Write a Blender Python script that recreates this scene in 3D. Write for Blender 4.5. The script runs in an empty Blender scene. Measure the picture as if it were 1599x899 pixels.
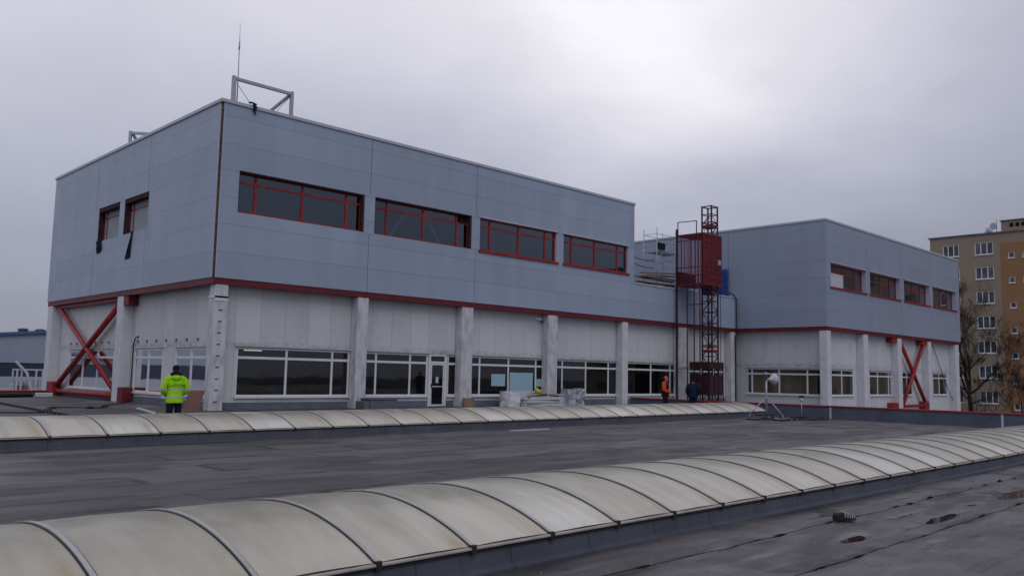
import bpy, bmesh, math, random
from mathutils import Vector, Matrix, noise
from mathutils.bvhtree import BVHTree
R = math.radians
S = bpy.context.scene
COL = S.collection
rnd = random.Random(7)

# ------------------------------------------------------------------ materials
def mat(name, color=(.5, .5, .5), rough=.6, spec=.5, metal=0.0):
    m = bpy.data.materials.new(name); m.use_nodes = True
    b = m.node_tree.nodes['Principled BSDF']
    b.inputs['Base Color'].default_value = (*color, 1)
    b.inputs['Roughness'].default_value = rough
    b.inputs['Specular IOR Level'].default_value = spec
    b.inputs['Metallic'].default_value = metal
    return m

class NT:
    """small node-building helper"""
    def __init__(s, m):
        s.m = m; s.t = m.node_tree; s.n = s.t.nodes; s.b = s.n.get('Principled BSDF')
    def new(s, typ, **kw):
        x = s.n.new(typ)
        for k, v in kw.items(): setattr(x, k, v)
        return x
    def link(s, a, b): s.t.links.new(a, b)
    def setin(s, sock, v):
        if isinstance(v, bpy.types.NodeSocket): s.link(v, sock)
        else: sock.default_value = v
    def math(s, op, a, b=None, c=None, clamp=False):
        x = s.new('ShaderNodeMath', operation=op); x.use_clamp = clamp
        s.setin(x.inputs[0], a)
        if b is not None: s.setin(x.inputs[1], b)
        if c is not None: s.setin(x.inputs[2], c)
        return x.outputs[0]
    def pos(s):
        return s.new('ShaderNodeNewGeometry').outputs['Position']
    def objco(s):
        return s.new('ShaderNodeTexCoord').outputs['Object']
    def xyz(s, v):
        x = s.new('ShaderNodeSeparateXYZ'); s.link(v, x.inputs[0]); return x.outputs
    def comb(s, x, y, z):
        c = s.new('ShaderNodeCombineXYZ')
        for i, v in enumerate((x, y, z)): s.setin(c.inputs[i], v)
        return c.outputs[0]
    def scale(s, v, sc):
        x = s.new('ShaderNodeVectorMath', operation='MULTIPLY'); s.link(v, x.inputs[0]); x.inputs[1].default_value = sc
        return x.outputs[0]
    def noise(s, v, scale=1.0, detail=4, rough=.55, dist=0.0):
        x = s.new('ShaderNodeTexNoise'); s.link(v, x.inputs['Vector'])
        x.inputs['Scale'].default_value = scale; x.inputs['Detail'].default_value = detail
        x.inputs['Roughness'].default_value = rough; x.inputs['Distortion'].default_value = dist
        return x.outputs['Fac']
    def ramp(s, f, lo, hi, a=0.0, b=1.0):
        x = s.new('ShaderNodeMapRange'); x.clamp = True
        s.link(f, x.inputs[0])
        for i, v in enumerate((lo, hi, a, b)): x.inputs[1 + i].default_value = v
        return x.outputs[0]
    def mix(s, f, a, b, mode='MIX'):
        x = s.new('ShaderNodeMix', data_type='RGBA', blend_type=mode)
        s.setin(x.inputs[0], f)
        for sock, v in ((x.inputs[6], a), (x.inputs[7], b)):
            if isinstance(v, tuple): v = (*v[:3], 1)
            s.setin(sock, v)
        return x.outputs[2]
    def bump(s, h, strength=.3, dist=.02):
        x = s.new('ShaderNodeBump'); x.inputs['Strength'].default_value = strength; x.inputs['Distance'].default_value = dist
        s.link(h, x.inputs['Height']); s.link(x.outputs[0], s.b.inputs['Normal'])
    def color(s, c): s.link(c, s.b.inputs['Base Color'])
    def rough(s, r): s.link(r, s.b.inputs['Roughness'])

def grainy(name, color, rough=.6, spec=.4, var=.25, scale=3.0, metal=0.0, bump=0.0):
    m = mat(name, color, rough, spec, metal); k = NT(m)
    n = k.noise(k.pos(), scale, 6, .6)
    lo = tuple(c * (1 - var) for c in color); hi = tuple(min(1, c * (1 + var)) for c in color)
    k.color(k.mix(k.ramp(n, .3, .7), lo, hi))
    if bump: k.bump(k.noise(k.pos(), scale * 12, 3), bump, .01)
    return m

def cladding_mat(name, base, tint=.06):
    m = mat(name, base, .42, .45); k = NT(m); p = k.pos(); o = k.xyz(p)
    u = k.math('ADD', o[0], o[1])
    zz = k.math('DIVIDE', k.math('SUBTRACT', o[2], 12.30), 1.15)
    fz = k.math('FRACT', k.math('ADD', zz, 20))
    line = k.math('LESS_THAN', fz, .016)
    w = k.new('ShaderNodeTexWhiteNoise', noise_dimensions='3D')
    k.link(k.comb(k.math('FLOOR', k.math('DIVIDE', u, 6.95)), k.math('FLOOR', zz), 3.0), w.inputs['Vector'])
    pv = k.ramp(w.outputs['Value'], 0, 1, 1 - tint, 1 + tint)
    stain = k.ramp(k.noise(k.comb(k.math('MULTIPLY', u, .9), 0, k.math('MULTIPLY', o[2], .12)), 1.2, 5), .3, .75, .93, 1.05)
    big = k.ramp(k.noise(p, .16, 3), .3, .7, .95, 1.05)
    v = k.math('MULTIPLY', k.math('MULTIPLY', pv, stain), big)
    vv = k.new('ShaderNodeVectorMath', operation='SCALE'); vv.inputs[0].default_value = base; k.link(v, vv.inputs['Scale'])
    k.color(k.mix(k.math('MULTIPLY', line, .55), vv.outputs[0], tuple(c * .22 for c in base)))
    h = k.math('SUBTRACT', k.math('MULTIPLY', k.noise(p, .7, 2), .55), line)
    k.bump(h, .25, .02)
    k.rough(k.ramp(k.noise(p, 2.5, 4), .3, .7, .36, .5))
    return m

def old_wall_mat(name, base, pitch=1.17):
    m = mat(name, base, .65, .3); k = NT(m); p = k.pos(); o = k.xyz(p)
    u = k.math('ADD', o[0], o[1])
    f = k.math('FRACT', k.math('ADD', k.math('DIVIDE', u, pitch), 60.3))
    line = k.math('LESS_THAN', f, .014)
    w = k.new('ShaderNodeTexWhiteNoise', noise_dimensions='1D'); k.link(k.math('FLOOR', k.math('ADD', k.math('DIVIDE', u, pitch), 60.3)), w.inputs['W'])
    pv = k.ramp(w.outputs['Value'], 0, 1, .93, 1.04)
    streak = k.noise(k.comb(k.math('MULTIPLY', u, 5.0), 0, k.math('MULTIPLY', o[2], .35)), 1.0, 6, .65)
    st = k.ramp(streak, .56, .82, 0, .26)
    blot = k.ramp(k.noise(p, .8, 5), .55, .8, 0, .25)
    # grime that gathered just over the window hoods and at the foot of the wall
    band = k.math('MULTIPLY', k.math('SUBTRACT', 1.0, k.math('MULTIPLY', k.math('ABSOLUTE', k.math('SUBTRACT', o[2], 2.72)), 3.5), clamp=True), k.ramp(k.noise(k.scale(p, (3, 3, 6)), 1.0, 5), .35, .7))
    dirt = k.math('MAXIMUM', k.math('MAXIMUM', st, blot), k.math('MULTIPLY', band, .7))
    vv = k.new('ShaderNodeVectorMath', operation='SCALE'); vv.inputs[0].default_value = base; k.link(pv, vv.inputs['Scale'])
    c = k.mix(dirt, vv.outputs[0], (.17, .165, .16))
    k.color(k.mix(k.math('MULTIPLY', line, .55), c, (.12, .12, .13)))
    k.bump(k.math('SUBTRACT', k.math('MULTIPLY', k.noise(p, 6, 4), .15), line), .3, .02)
    return m

def concrete_mat(name, base):
    m = mat(name, base, .75, .25); k = NT(m); p = k.pos()
    a = k.ramp(k.noise(k.scale(p, (2.2, 2.2, .9)), 1.4, 7, .68), .42, .68)
    c = k.mix(a, base, tuple(x * .62 for x in base))
    sp = k.ramp(k.noise(k.scale(p, (4, 4, 2.2)), 2.0, 6, .7), .66, .72)
    k.color(k.mix(sp, c, (.10, .09, .085)))
    k.bump(k.noise(p, 14, 5), .35, .012)
    return m

def glass_mat(name, tint, refl=2.4, tone=(.95, .97, 1)):
    m = bpy.data.materials.new(name); m.use_nodes = True; t = m.node_tree; t.nodes.clear()
    out = t.nodes.new('ShaderNodeOutputMaterial'); mx = t.nodes.new('ShaderNodeMixShader')
    tr = t.nodes.new('ShaderNodeBsdfTransparent'); tr.inputs[0].default_value = (*tint, 1)
    gl = t.nodes.new('ShaderNodeBsdfGlossy'); gl.inputs['Roughness'].default_value = .03; gl.inputs[0].default_value = (*tone, 1)
    fr = t.nodes.new('ShaderNodeFresnel'); fr.inputs[0].default_value = 1.5
    geo = t.nodes.new('ShaderNodeNewGeometry'); ns = t.nodes.new('ShaderNodeTexNoise'); ns.inputs['Scale'].default_value = .9; ns.inputs['Detail'].default_value = 1
    bp = t.nodes.new('ShaderNodeBump'); bp.inputs['Strength'].default_value = .12; bp.inputs['Distance'].default_value = .02
    t.links.new(geo.outputs['Position'], ns.inputs['Vector']); t.links.new(ns.outputs['Fac'], bp.inputs['Height'])
    t.links.new(bp.outputs[0], gl.inputs['Normal'])
    mu = t.nodes.new('ShaderNodeMath'); mu.operation = 'MULTIPLY'; mu.inputs[1].default_value = refl; mu.use_clamp = True
    t.links.new(fr.outputs[0], mu.inputs[0]); t.links.new(mu.outputs[0], mx.inputs[0])
    t.links.new(tr.outputs[0], mx.inputs[1]); t.links.new(gl.outputs[0], mx.inputs[2]); t.links.new(mx.outputs[0], out.inputs[0])
    return m

def roof_mat():
    m = mat('bitumen_membrane', (.09, .087, .09), .5, .35); k = NT(m); p = k.pos(); o = k.xyz(p)
    warp = k.noise(p, .8, 3)
    wy = k.math('ADD', o[1], k.math('MULTIPLY', k.math('SUBTRACT', warp, .5), .16))
    v = k.comb(o[0], k.math('ADD', wy, .53), 0)
    def brick(mortar, smooth):
        br = k.new('ShaderNodeTexBrick', offset=.37); k.link(v, br.inputs['Vector'])
        br.inputs['Color1'].default_value = (.068, .059, .065, 1); br.inputs['Color2'].default_value = (.140, .124, .133, 1)
        br.inputs['Mortar'].default_value = (.016, .015, .017, 1)
        br.inputs['Scale'].default_value = 1; br.inputs['Mortar Size'].default_value = mortar; br.inputs['Mortar Smooth'].default_value = smooth
        br.inputs['Brick Width'].default_value = 4.3; br.inputs['Row Height'].default_value = 1.0; br.inputs['Bias'].default_value = 0
        return br
    br = brick(.016, .1); wide = brick(.13, .7)
    big = k.noise(p, .33, 6, .62)
    c = k.mix(k.ramp(big, .42, .68, 0, .6), br.outputs[0], (.074, .064, .070))
    # old repair patches, mostly lined up with the rolls
    vo = k.new('ShaderNodeTexVoronoi', distance='CHEBYCHEV'); k.link(k.scale(p, (.42, .85, 1)), vo.inputs['Vector']); vo.inputs['Scale'].default_value = 1.0
    pw = k.xyz(vo.outputs['Color'])[0]
    c = k.mix(k.ramp(pw, .72, .73, 0, .55), c, (.036, .033, .036))
    c = k.mix(k.ramp(pw, .20, .19, 0, .45), c, (.150, .140, .145))
    # seams that hold damp and dirt in spots
    sp = k.math('MULTIPLY', wide.outputs['Fac'], k.ramp(k.noise(k.scale(p, (.8, .5, 1)), 1.0, 5, .65), .5, .58))
    c = k.mix(k.math('MULTIPLY', sp, .85), c, (.016, .015, .017))
    stre = k.noise(k.scale(p, (.6, 1.9, 1)), 1.1, 8, .68)
    c = k.mix(k.ramp(stre, .52, .64, 0, .7), c, (.042, .036, .041))
    pale = k.ramp(k.noise(k.scale(p, (.8, 2.4, 1)), 1.3, 7, .7), .62, .73, 0, .6)
    c = k.mix(pale, c, (.17, .162, .166))
    grain = k.ramp(k.noise(p, 55, 3, .7), .3, .7, .68, 1.02)
    gg = k.new('ShaderNodeVectorMath', operation='SCALE'); k.link(c, gg.inputs[0]); k.link(grain, gg.inputs['Scale'])
    # low ground stays wet near the long rooflight: darker and smoother
    near = k.ramp(o[1], -27.4, -27.6)
    film = k.math('MULTIPLY', k.ramp(k.math('ADD', o[2], k.math('MULTIPLY', k.math('SUBTRACT', k.noise(p, 3, 4), .5), .010)), .0035, -.007), near)
    c2 = k.mix(k.math('MULTIPLY', film, .62), gg.outputs[0], (.030, .028, .032))
    k.color(c2)
    wet = k.ramp(k.noise(k.scale(p, (.55, 1.5, 1)), 1.0, 5, .6), .42, .62)
    rg = k.ramp(wet, 0, 1, .68, .48)
    k.rough(k.math('SUBTRACT', rg, k.math('MULTIPLY', film, .36)))
    h = k.math('ADD', k.math('MULTIPLY', k.noise(p, 40, 4, .7), .25), k.math('MULTIPLY', k.noise(k.scale(p, (1.2, 3.2, 1)), 1.3, 4), 2.2))
    h = k.math('SUBTRACT', h, k.math('MULTIPLY', br.outputs['Fac'], .5))
    k.bump(h, .30, .02)
    return m

def panel_mat():
    m = mat('weathered_rooflight_sheet', (.5, .48, .43), .38, .4); k = NT(m); o = k.objco(); x = k.xyz(o)
    oi = k.new('ShaderNodeObjectInfo'); rn = oi.outputs['Random']
    off = k.math('MULTIPLY', rn, 37.0)
    v = k.comb(k.math('ADD', k.math('MULTIPLY', x[0], 5.5), off), k.math('MULTIPLY', x[1], .75), off)
    st = k.noise(v, 1.0, 6, .62)
    base = k.mix(k.ramp(rn, 0, 1), (.46, .43, .355), (.60, .565, .475))
    scr = k.noise(k.comb(k.math('ADD', k.math('MULTIPLY', x[0], 26), off), k.math('MULTIPLY', x[1], 1.1), off), 1.0, 3, .6)
    base = k.mix(k.ramp(scr, .58, .72, 0, .14), base, (.66, .64, .58))
    base = k.mix(k.math('MULTIPLY', k.math('GREATER_THAN', rn, .84), .55), base, (.66, .645, .60))
    c = k.mix(k.ramp(st, .45, .80, 0, .55), base, (.32, .30, .25))
    edge = k.math('MAXIMUM', k.math('SUBTRACT', 1.0, k.math('MULTIPLY', k.math('ABSOLUTE', k.math('SUBTRACT', x[0], .36)), 7.0), clamp=True), k.ramp(x[0], .0, .5, 0, .35))
    v2 = k.comb(k.math('ADD', k.math('MULTIPLY', x[0], 2.2), off), k.math('MULTIPLY', x[1], 1.3), k.math('ADD', off, 9.0))
    yl = k.math('MULTIPLY', edge, k.ramp(k.noise(v2, .9, 4), .40, .60))
    c = k.mix(k.math('MULTIPLY', yl, .85), c, (.37, .28, .165))
    # darker and yellower from the front slope up to the crown
    top = k.math('MULTIPLY', k.ramp(x[1], -1.2, -.45), k.ramp(k.noise(v2, .7, 4), .3, .6, .35, 1.0))
    c = k.mix(k.math('MULTIPLY', top, .9), c, (.225, .21, .155))
    k.color(c)
    k.rough(k.ramp(st, .3, .7, .24, .42))
    k.bump(k.noise(o, 2.5, 3), .12, .03)
    return m

M = {}
M['clad'] = cladding_mat('silver_cladding', (.310, .366, .48), .055)
M['clad_wing_dimmed'] = cladding_mat('silver_cladding_wing_dimmed', (.275, .315, .415), .03)  # same sheet as the main block, lens falloff painted in as darker colour
M['coping'] = grainy('coping_sheet', (.42, .45, .53), .4, .5, .06)
M['flash'] = grainy('flashing_sheet', (.44, .47, .55), .4, .5, .05)
M['white_wall'] = old_wall_mat('old_white_wall', (.56, .58, .60))
M['column'] = concrete_mat('painted_concrete', (.60, .60, .63))
M['column_clean'] = grainy('painted_column', (.57, .58, .62), .6, .35, .1, 2.0)
M['plinth'] = grainy('plinth_membrane', (.12, .135, .175), .6, .3, .25, 1.5)
M['red'] = grainy('red_steel', (.27, .016, .019), .5, .4, .35, 2.0)
M['red_dark'] = grainy('dark_red_steel', (.13, .009, .016), .5, .4, .25, 2.5)
M['brown'] = grainy('raw_insulation', (.10, .075, .055), .9, .1, .5, 4.0)
M['reveal'] = grainy('bare_reveal', (.055, .028, .028), .9, .1, .4, 4.0)
M['dark'] = mat('dark_gap', (.012, .012, .014), .9, .1)
M['white_frame'] = grainy('white_window_frame', (.66, .66, .68), .45, .4, .08, 3.0)
M['glass'] = glass_mat('window_glass', (.30, .41, .54), 2.6, (.74, .88, 1))
M['glass_low'] = glass_mat('shop_window_glass', (.60, .61, .62), 1.5)
M['interior'] = grainy('dim_interior', (.17, .21, .27), .8, .2, .3, .6)
M['interior_floor'] = grainy('interior_floor', (.14, .13, .12), .5, .3, .2, .6)
M['interior_warm'] = grainy('beige_interior', (.40, .335, .22), .8, .2, .25, .7)
M['interior_red'] = grainy('reddish_interior', (.22, .12, .085), .8, .2, .3, .7)
M['roof'] = roof_mat()
M['panel'] = panel_mat()
M['alu'] = grainy('aluminium_bar', (.40, .395, .40), .45, .5, .15, 5.0, .2)
M['gasket'] = mat('black_gasket', (.024, .022, .022), .6, .3)
M['rail'] = grainy('rail_cap', (.40, .36, .33), .5, .4, .2, 4.0)
def curb_mat():
    m = mat('curb_membrane', (.07, .079, .102), .6, .3); k = NT(m); p = k.pos(); o = k.xyz(p)
    n = k.noise(p, 1.4, 6, .6)
    c = k.mix(k.ramp(n, .3, .7), (.054, .062, .082), (.086, .095, .118))
    run = k.noise(k.comb(k.math('MULTIPLY', o[0], 9), o[1], k.math('MULTIPLY', o[2], .7)), 1.0, 5, .65)
    c = k.mix(k.ramp(run, .55, .75, 0, .6), c, (.030, .031, .036))
    c = k.mix(k.ramp(k.noise(k.comb(k.math('MULTIPLY', o[0], 6), 3.0, k.math('MULTIPLY', o[2], .9)), 1.0, 4, .6), .62, .78, 0, .4), c, (.17, .17, .175))
    lap = k.math('LESS_THAN', k.math('FRACT', k.math('ADD', k.math('DIVIDE', o[0], 1.07), 50.2)), .014)
    c = k.mix(k.math('MULTIPLY', lap, .7), c, (.020, .021, .025))
    k.color(c)
    k.bump(k.math('ADD', k.noise(p, 5, 4), k.math('MULTIPLY', lap, .6)), .35, .02)
    return m
M['curb'] = curb_mat()
M['parapet'] = grainy('parapet_membrane', (.085, .10, .135), .6, .3, .2, 1.2)
M['galv'] = grainy('galvanised_steel', (.36, .38, .44), .45, .5, .12, 4.0, .4)
M['steel_dark'] = mat('dark_steel', (.03, .03, .035), .5, .4)
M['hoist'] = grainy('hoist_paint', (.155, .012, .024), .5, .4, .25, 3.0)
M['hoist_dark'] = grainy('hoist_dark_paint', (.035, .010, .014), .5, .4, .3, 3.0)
M['black'] = mat('black_rubber', (.012, .012, .014), .6, .3)
M['white'] = grainy('white_plastic', (.52, .53, .57), .5, .35, .08, 3.0)
M['foil'] = grainy('crumpled_foil', (.30, .315, .35), .35, .5, .3, 5.0, .2)
M['wood'] = grainy('plywood', (.20, .135, .085), .75, .2, .3, 4.0)
M['wood_red'] = grainy('hardboard', (.15, .075, .06), .7, .3, .15, 2.0)
M['teal'] = mat('teal_plastic', (.01, .07, .10), .4, .4)
M['blue_tarp'] = grainy('blue_tarp_fabric', (.012, .05, .26), .4, .4, .45, 2.5)
M['concrete_g'] = grainy('concrete_grey', (.25, .25, .26), .8, .2, .2, 1.0)
M['ground'] = grainy('distant_ground', (.10, .10, .095), .9, .1, .3, .1)
M['beige'] = grainy('beige_render', (.275, .22, .17), .9, .1, .07, .4, bump=.05)
M['ochre'] = grainy('ochre_render', (.28, .158, .088), .9, .1, .07, .4, bump=.05)
M['hall'] = grainy('hall_cladding', (.30, .34, .42), .5, .4, .05, .5)
M['hall_dark'] = mat('hall_band', (.035, .045, .075), .3, .5)
M['hall_blue'] = mat('hall_trim', (.07, .12, .25), .5, .4)
M['hall_pale'] = grainy('hall_base', (.42, .44, .50), .7, .2, .1, .5)
M['bark'] = grainy('bark', (.035, .028, .026), .95, .1, .4, 3.0)
M['dull_sheet'] = grainy('dull_sheet', (.30, .325, .37), .8, .1, .05, 2.0)
M['paper'] = mat('pale_blue_film', (.30, .46, .55), .6, .3)
M['grey_box'] = grainy('grey_box_sheet', (.115, .13, .155), .5, .4, .12, 3.0)
M['skin'] = mat('skin', (.45, .26, .19), .55, .3)
M['hair'] = mat('hair', (.03, .02, .015), .7, .2)
M['cloth_dark'] = grainy('dark_cloth', (.018, .02, .028), .9, .1, .3, 8.0)
M['cloth_navy'] = grainy('navy_cloth', (.012, .016, .04), .9, .1, .3, 8.0)
M['cloth_black'] = grainy('black_cloth', (.012, .011, .012), .9, .1, .3, 8.0)
M['orange'] = grainy('orange_cloth', (.55, .065, .018), .8, .2, .15, 8.0)
M['redhat'] = mat('red_hat_cloth', (.55, .06, .03), .7, .3)
M['shoe'] = mat('shoe_leather', (.02, .018, .016), .6, .3)

def water_mat():
    m = mat('rain_water', (.010, .009, .009), .03, .5); k = NT(m)
    k.bump(k.noise(k.pos(), 6, 2), .03, .01)
    return m
M['water'] = water_mat()

def hivis_mat():
    m = mat('hivis_fabric', (.40, .80, .01), .75, .2); k = NT(m); o = k.xyz(k.objco())
    f = None
    for z, h in ((1.13, .028), (.94, .028)):
        b = k.math('LESS_THAN', k.math('ABSOLUTE', k.math('SUBTRACT', o[2], z)), h)
        f = b if f is None else k.math('MAXIMUM', f, b)
    c = k.mix(k.ramp(k.noise(k.objco(), 9, 5), .35, .7), (.26, .56, .008), (.37, .76, .012))
    k.color(k.mix(f, c, (.42, .46, .42)))
    k.bump(k.noise(k.scale(k.objco(), (5, 5, 13)), 1.0, 4), .6, .03)
    return m
M['hivis'] = hivis_mat()

# ------------------------------------------------------------------ mesh helpers
def world_loc(o):
    v = Vector((0, 0, 0))
    while o is not None: v += o.location; o = o.parent
    return v

class MB:
    def __init__(s): s.v = []; s.f = []
    def add(s, vs, fs):
        n = len(s.v); s.v += [tuple(v) for v in vs]; s.f += [tuple(i + n for i in f) for f in fs]; return s
    def box(s, x0, x1, y0, y1, z0, z1):
        if x0 > x1: x0, x1 = x1, x0
        if y0 > y1: y0, y1 = y1, y0
        vs = [(x, y, z) for z in (z0, z1) for y in (y0, y1) for x in (x0, x1)]
        return s.add(vs, [(0, 2, 3, 1), (4, 5, 7, 6), (0, 1, 5, 4), (2, 6, 7, 3), (0, 4, 6, 2), (1, 3, 7, 5)])
    def bar(s, p, q, w, h, up=(0, 0, 1)):
        p, q = Vector(p), Vector(q); d = (q - p).normalized(); u = Vector(up)
        if abs(d.dot(u)) > .98: u = Vector((1, 0, 0))
        a = d.cross(u).normalized() * w / 2; b = a.cross(d).normalized() * h / 2
        vs = [c + sa * a + sb * b for c in (p, q) for sa, sb in ((-1, -1), (1, -1), (1, 1), (-1, 1))]
        return s.add(vs, [(3, 2, 1, 0), (4, 5, 6, 7), (0, 1, 5, 4), (1, 2, 6, 5), (2, 3, 7, 6), (3, 0, 4, 7)])
    def tube(s, pts, r, n=8, cap=True):
        pts = [Vector(p) for p in pts]
        rs = list(r) if isinstance(r, (list, tuple)) else [r] * len(pts)
        base = len(s.v); a = None
        for i, p in enumerate(pts):
            d = (pts[min(i + 1, len(pts) - 1)] - pts[max(i - 1, 0)]).normalized()
            if a is None:
                a = d.cross(Vector((0, 0, 1)) if abs(d.z) < .9 else Vector((1, 0, 0))).normalized()
            else:
                a = (a - d * a.dot(d)).normalized()
            b = d.cross(a); rr = rs[i]
            ra, rb = rr if isinstance(rr, tuple) else (rr, rr)
            for k in range(n):
                t = 2 * math.pi * k / n
                s.v.append(tuple(p + a * math.cos(t) * ra + b * math.sin(t) * rb))
        m = len(pts)
        for i in range(m - 1):
            for k in range(n):
                k2 = (k + 1) % n
                s.f.append((base + i * n + k, base + i * n + k2, base + (i + 1) * n + k2, base + (i + 1) * n + k))
        if cap:
            s.f.append(tuple(base + k for k in reversed(range(n))))
            s.f.append(tuple(base + (m - 1) * n + k for k in range(n)))
        return s
    def ell(s, c, rx, ry, rz, nu=16, nv=10):
        base = len(s.v)
        for j in range(nv + 1):
            t = math.pi * j / nv
            for i in range(nu):
                u = 2 * math.pi * i / nu
                st = max(math.sin(t), 1e-3)
                s.v.append((c[0] + rx * st * math.cos(u), c[1] + ry * st * math.sin(u), c[2] + rz * math.cos(t)))
        for j in range(nv):
            for i in range(nu):
                i2 = (i + 1) % nu
                s.f.append((base + j * nu + i, base + (j + 1) * nu + i, base + (j + 1) * nu + i2, base + j * nu + i2))
        s.f.append(tuple(base + i for i in range(nu))); s.f.append(tuple(base + nv * nu + i for i in reversed(range(nu))))
        return s
    def rings(s, rings, cap=True):
        n = len(rings[0]); base = len(s.v)
        for r in rings: s.v += [tuple(p) for p in r]
        for i in range(len(rings) - 1):
            for k in range(n):
                k2 = (k + 1) % n
                s.f.append((base + i * n + k, base + i * n + k2, base + (i + 1) * n + k2, base + (i + 1) * n + k))
        if cap:
            s.f.append(tuple(base + k for k in reversed(range(n)))); s.f.append(tuple(base + (len(rings) - 1) * n + k for k in range(n)))
        return s
    def wall(s, plane, c0, c1, u0, u1, z0, z1, holes=()):
        """a wall of real thickness with openings; plane 'y' runs along x, plane 'x' runs along y"""
        us = sorted({u0, u1, *[h[0] for h in holes], *[h[1] for h in holes]}); us = [u for u in us if u0 <= u <= u1]
        zs = sorted({z0, z1, *[h[2] for h in holes], *[h[3] for h in holes]}); zs = [z for z in zs if z0 <= z <= z1]
        P = (lambda u, d, z: (u, d, z)) if plane == 'y' else (lambda u, d, z: (d, u, z))
        nu, nz = len(us) - 1, len(zs) - 1
        def solid(i, j):
            if i < 0 or j < 0 or i >= nu or j >= nz: return False
            uc, zc = (us[i] + us[i + 1]) / 2, (zs[j] + zs[j + 1]) / 2
            return not any(h[0] < uc < h[1] and h[2] < zc < h[3] for h in holes)
        def quad(*ps): s.add(ps, [(0, 1, 2, 3)])
        for i in range(nu):
            for j in range(nz):
                if not solid(i, j): continue
                a, b, c, d = us[i], us[i + 1], zs[j], zs[j + 1]
                quad(P(a, c0, c), P(b, c0, c), P(b, c0, d), P(a, c0, d))
                quad(P(b, c1, c), P(a, c1, c), P(a, c1, d), P(b, c1, d))
                if not solid(i - 1, j): quad(P(a, c0, c), P(a, c0, d), P(a, c1, d), P(a, c1, c))
                if not solid(i + 1, j): quad(P(b, c0, c), P(b, c1, c), P(b, c1, d), P(b, c0, d))
                if not solid(i, j - 1): quad(P(a, c0, c), P(a, c1, c), P(b, c1, c), P(b, c0, c))
                if not solid(i, j + 1): quad(P(a, c0, d), P(b, c0, d), P(b, c1, d), P(a, c1, d))
        return s
    def pbox(s, plane, u0, u1, d0, d1, z0, z1):
        return s.box(u0, u1, d0, d1, z0, z1) if plane == 'y' else s.box(d0, d1, u0, u1, z0, z1)
    def build(s, name, material, parent=None, smooth=False, bevel=0.0, fix=True):
        me = bpy.data.meshes.new(name)
        off = world_loc(parent) if parent is not None else Vector((0, 0, 0))
        me.from_pydata([tuple(Vector(v) - off) for v in s.v], [], s.f)
        if fix:
            bm = bmesh.new(); bm.from_mesh(me)
            bmesh.ops.recalc_face_normals(bm, faces=bm.faces)
            bm.to_mesh(me); bm.free()
        me.materials.append(material)
        if smooth:
            for p in me.polygons: p.use_smooth = True
        o = bpy.data.objects.new(name, me); COL.objects.link(o)
        if parent is not None: o.parent = parent
        if bevel:
            b = o.modifiers.new('bevel', 'BEVEL'); b.width = bevel; b.segments = 2; b.limit_method = 'ANGLE'; b.angle_limit = R(40)
        return o

def curve(pts, m=6):
    V = [Vector(p) for p in pts]; out = []
    for i in range(len(V) - 1):
        a = V[max(i - 1, 0)]; b_ = V[i]; c = V[i + 1]; d = V[min(i + 2, len(V) - 1)]
        for k in range(m):
            t = k / m
            out.append(.5 * ((2 * b_) + (c - a) * t + (2 * a - 5 * b_ + 4 * c - d) * t * t + (3 * b_ - a - 3 * c + d) * t ** 3))
    return out + [V[-1]]
def tag(o, label=None, cat=None, group=None, kind=None):
    if label: o['label'] = label
    if cat: o['category'] = cat
    if group: o['group'] = group
    if kind: o['kind'] = kind
    return o
def thing(name, label, cat, loc=(0, 0, 0), rz=0.0, group=None):
    o = bpy.data.objects.new(name, None); COL.objects.link(o)
    o.location = loc; o.rotation_euler = (0, 0, rz); o.empty_display_size = .2
    return tag(o, label, cat, group)
def rebase(o):
    """put a one-mesh thing's origin at its base"""
    me = o.data; xs = [v.co for v in me.vertices]
    c = Vector((sum(v.x for v in xs) / len(xs), sum(v.y for v in xs) / len(xs), min(v.z for v in xs)))
    for v in me.vertices: v.co -= c
    o.location = c
    return o
def copy_tree(o, parent=None):
    c = o.copy(); COL.objects.link(c)
    if parent is not None: c.parent = parent
    for ch in [x for x in bpy.data.objects if x.parent == o]: copy_tree(ch, c)
    return c

# ------------------------------------------------------------------ roof deck (the ground of this place)
PUD = [(-3.55, -29.22, .75, .13, .05), (-5.95, -29.06, .36, .10, .05), (-.3, -29.12, .8, .16, .05), (-1.9, -29.05, .35, .10, .035),
       (-4.9, -30.0, .30, .07, .03), (-5.6, -29.75, .35, .06, .03), (-7.6, -28.9, .3, .05, .028), (-3.6, -28.80, .45, .05, .03)]
def deck_z(x, y):
    z = 0.0
    if x > 19: z -= .27 * min(1, (x - 19) / 8.0)
    if y < -27.5 and x < 9:
        w = .016 * noise.noise((x * .5 + y * .3, y * 1.5, 0)) + .011 * noise.noise((x * 1.3 + y * .6, y * 3.6, 4)) + .003 * noise.noise((x * 4, y * 7, 9))
        # lapped edges of the rolls with loose lifted spots
        for ly0, sd, k in ((-28.47, 7, 1.0), (-29.53, 1, .8), (-30.5, 3, .8)):
            ly = ly0 + .05 * noise.noise((x * .9, 2, sd))
            lift = .008 + .040 * max(0, noise.noise((x * 2.6, 1, sd + 2)))
            if ly0 < -30: w += k * lift * math.exp(-((y - ly - .035) / .05) ** 2) * (1 if y > ly else .12)
        for cx, cy, sx, sy, d in PUD:
            ddx = (x - cx) / sx; ddy = (y - cy - .06 * noise.noise((x * 2.1, 3, 3))) / sy
            e = ddx * ddx + ddy * ddy
            if e < 9: w -= d * .8 * math.exp(-e)
        z += w
    return z
def axis(*segs):
    out = []
    for a, b, st in segs:
        n = max(1, round((b - a) / st)); out += [a + (b - a) * i / n for i in range(n)]
    return out + [segs[-1][1]]
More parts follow.
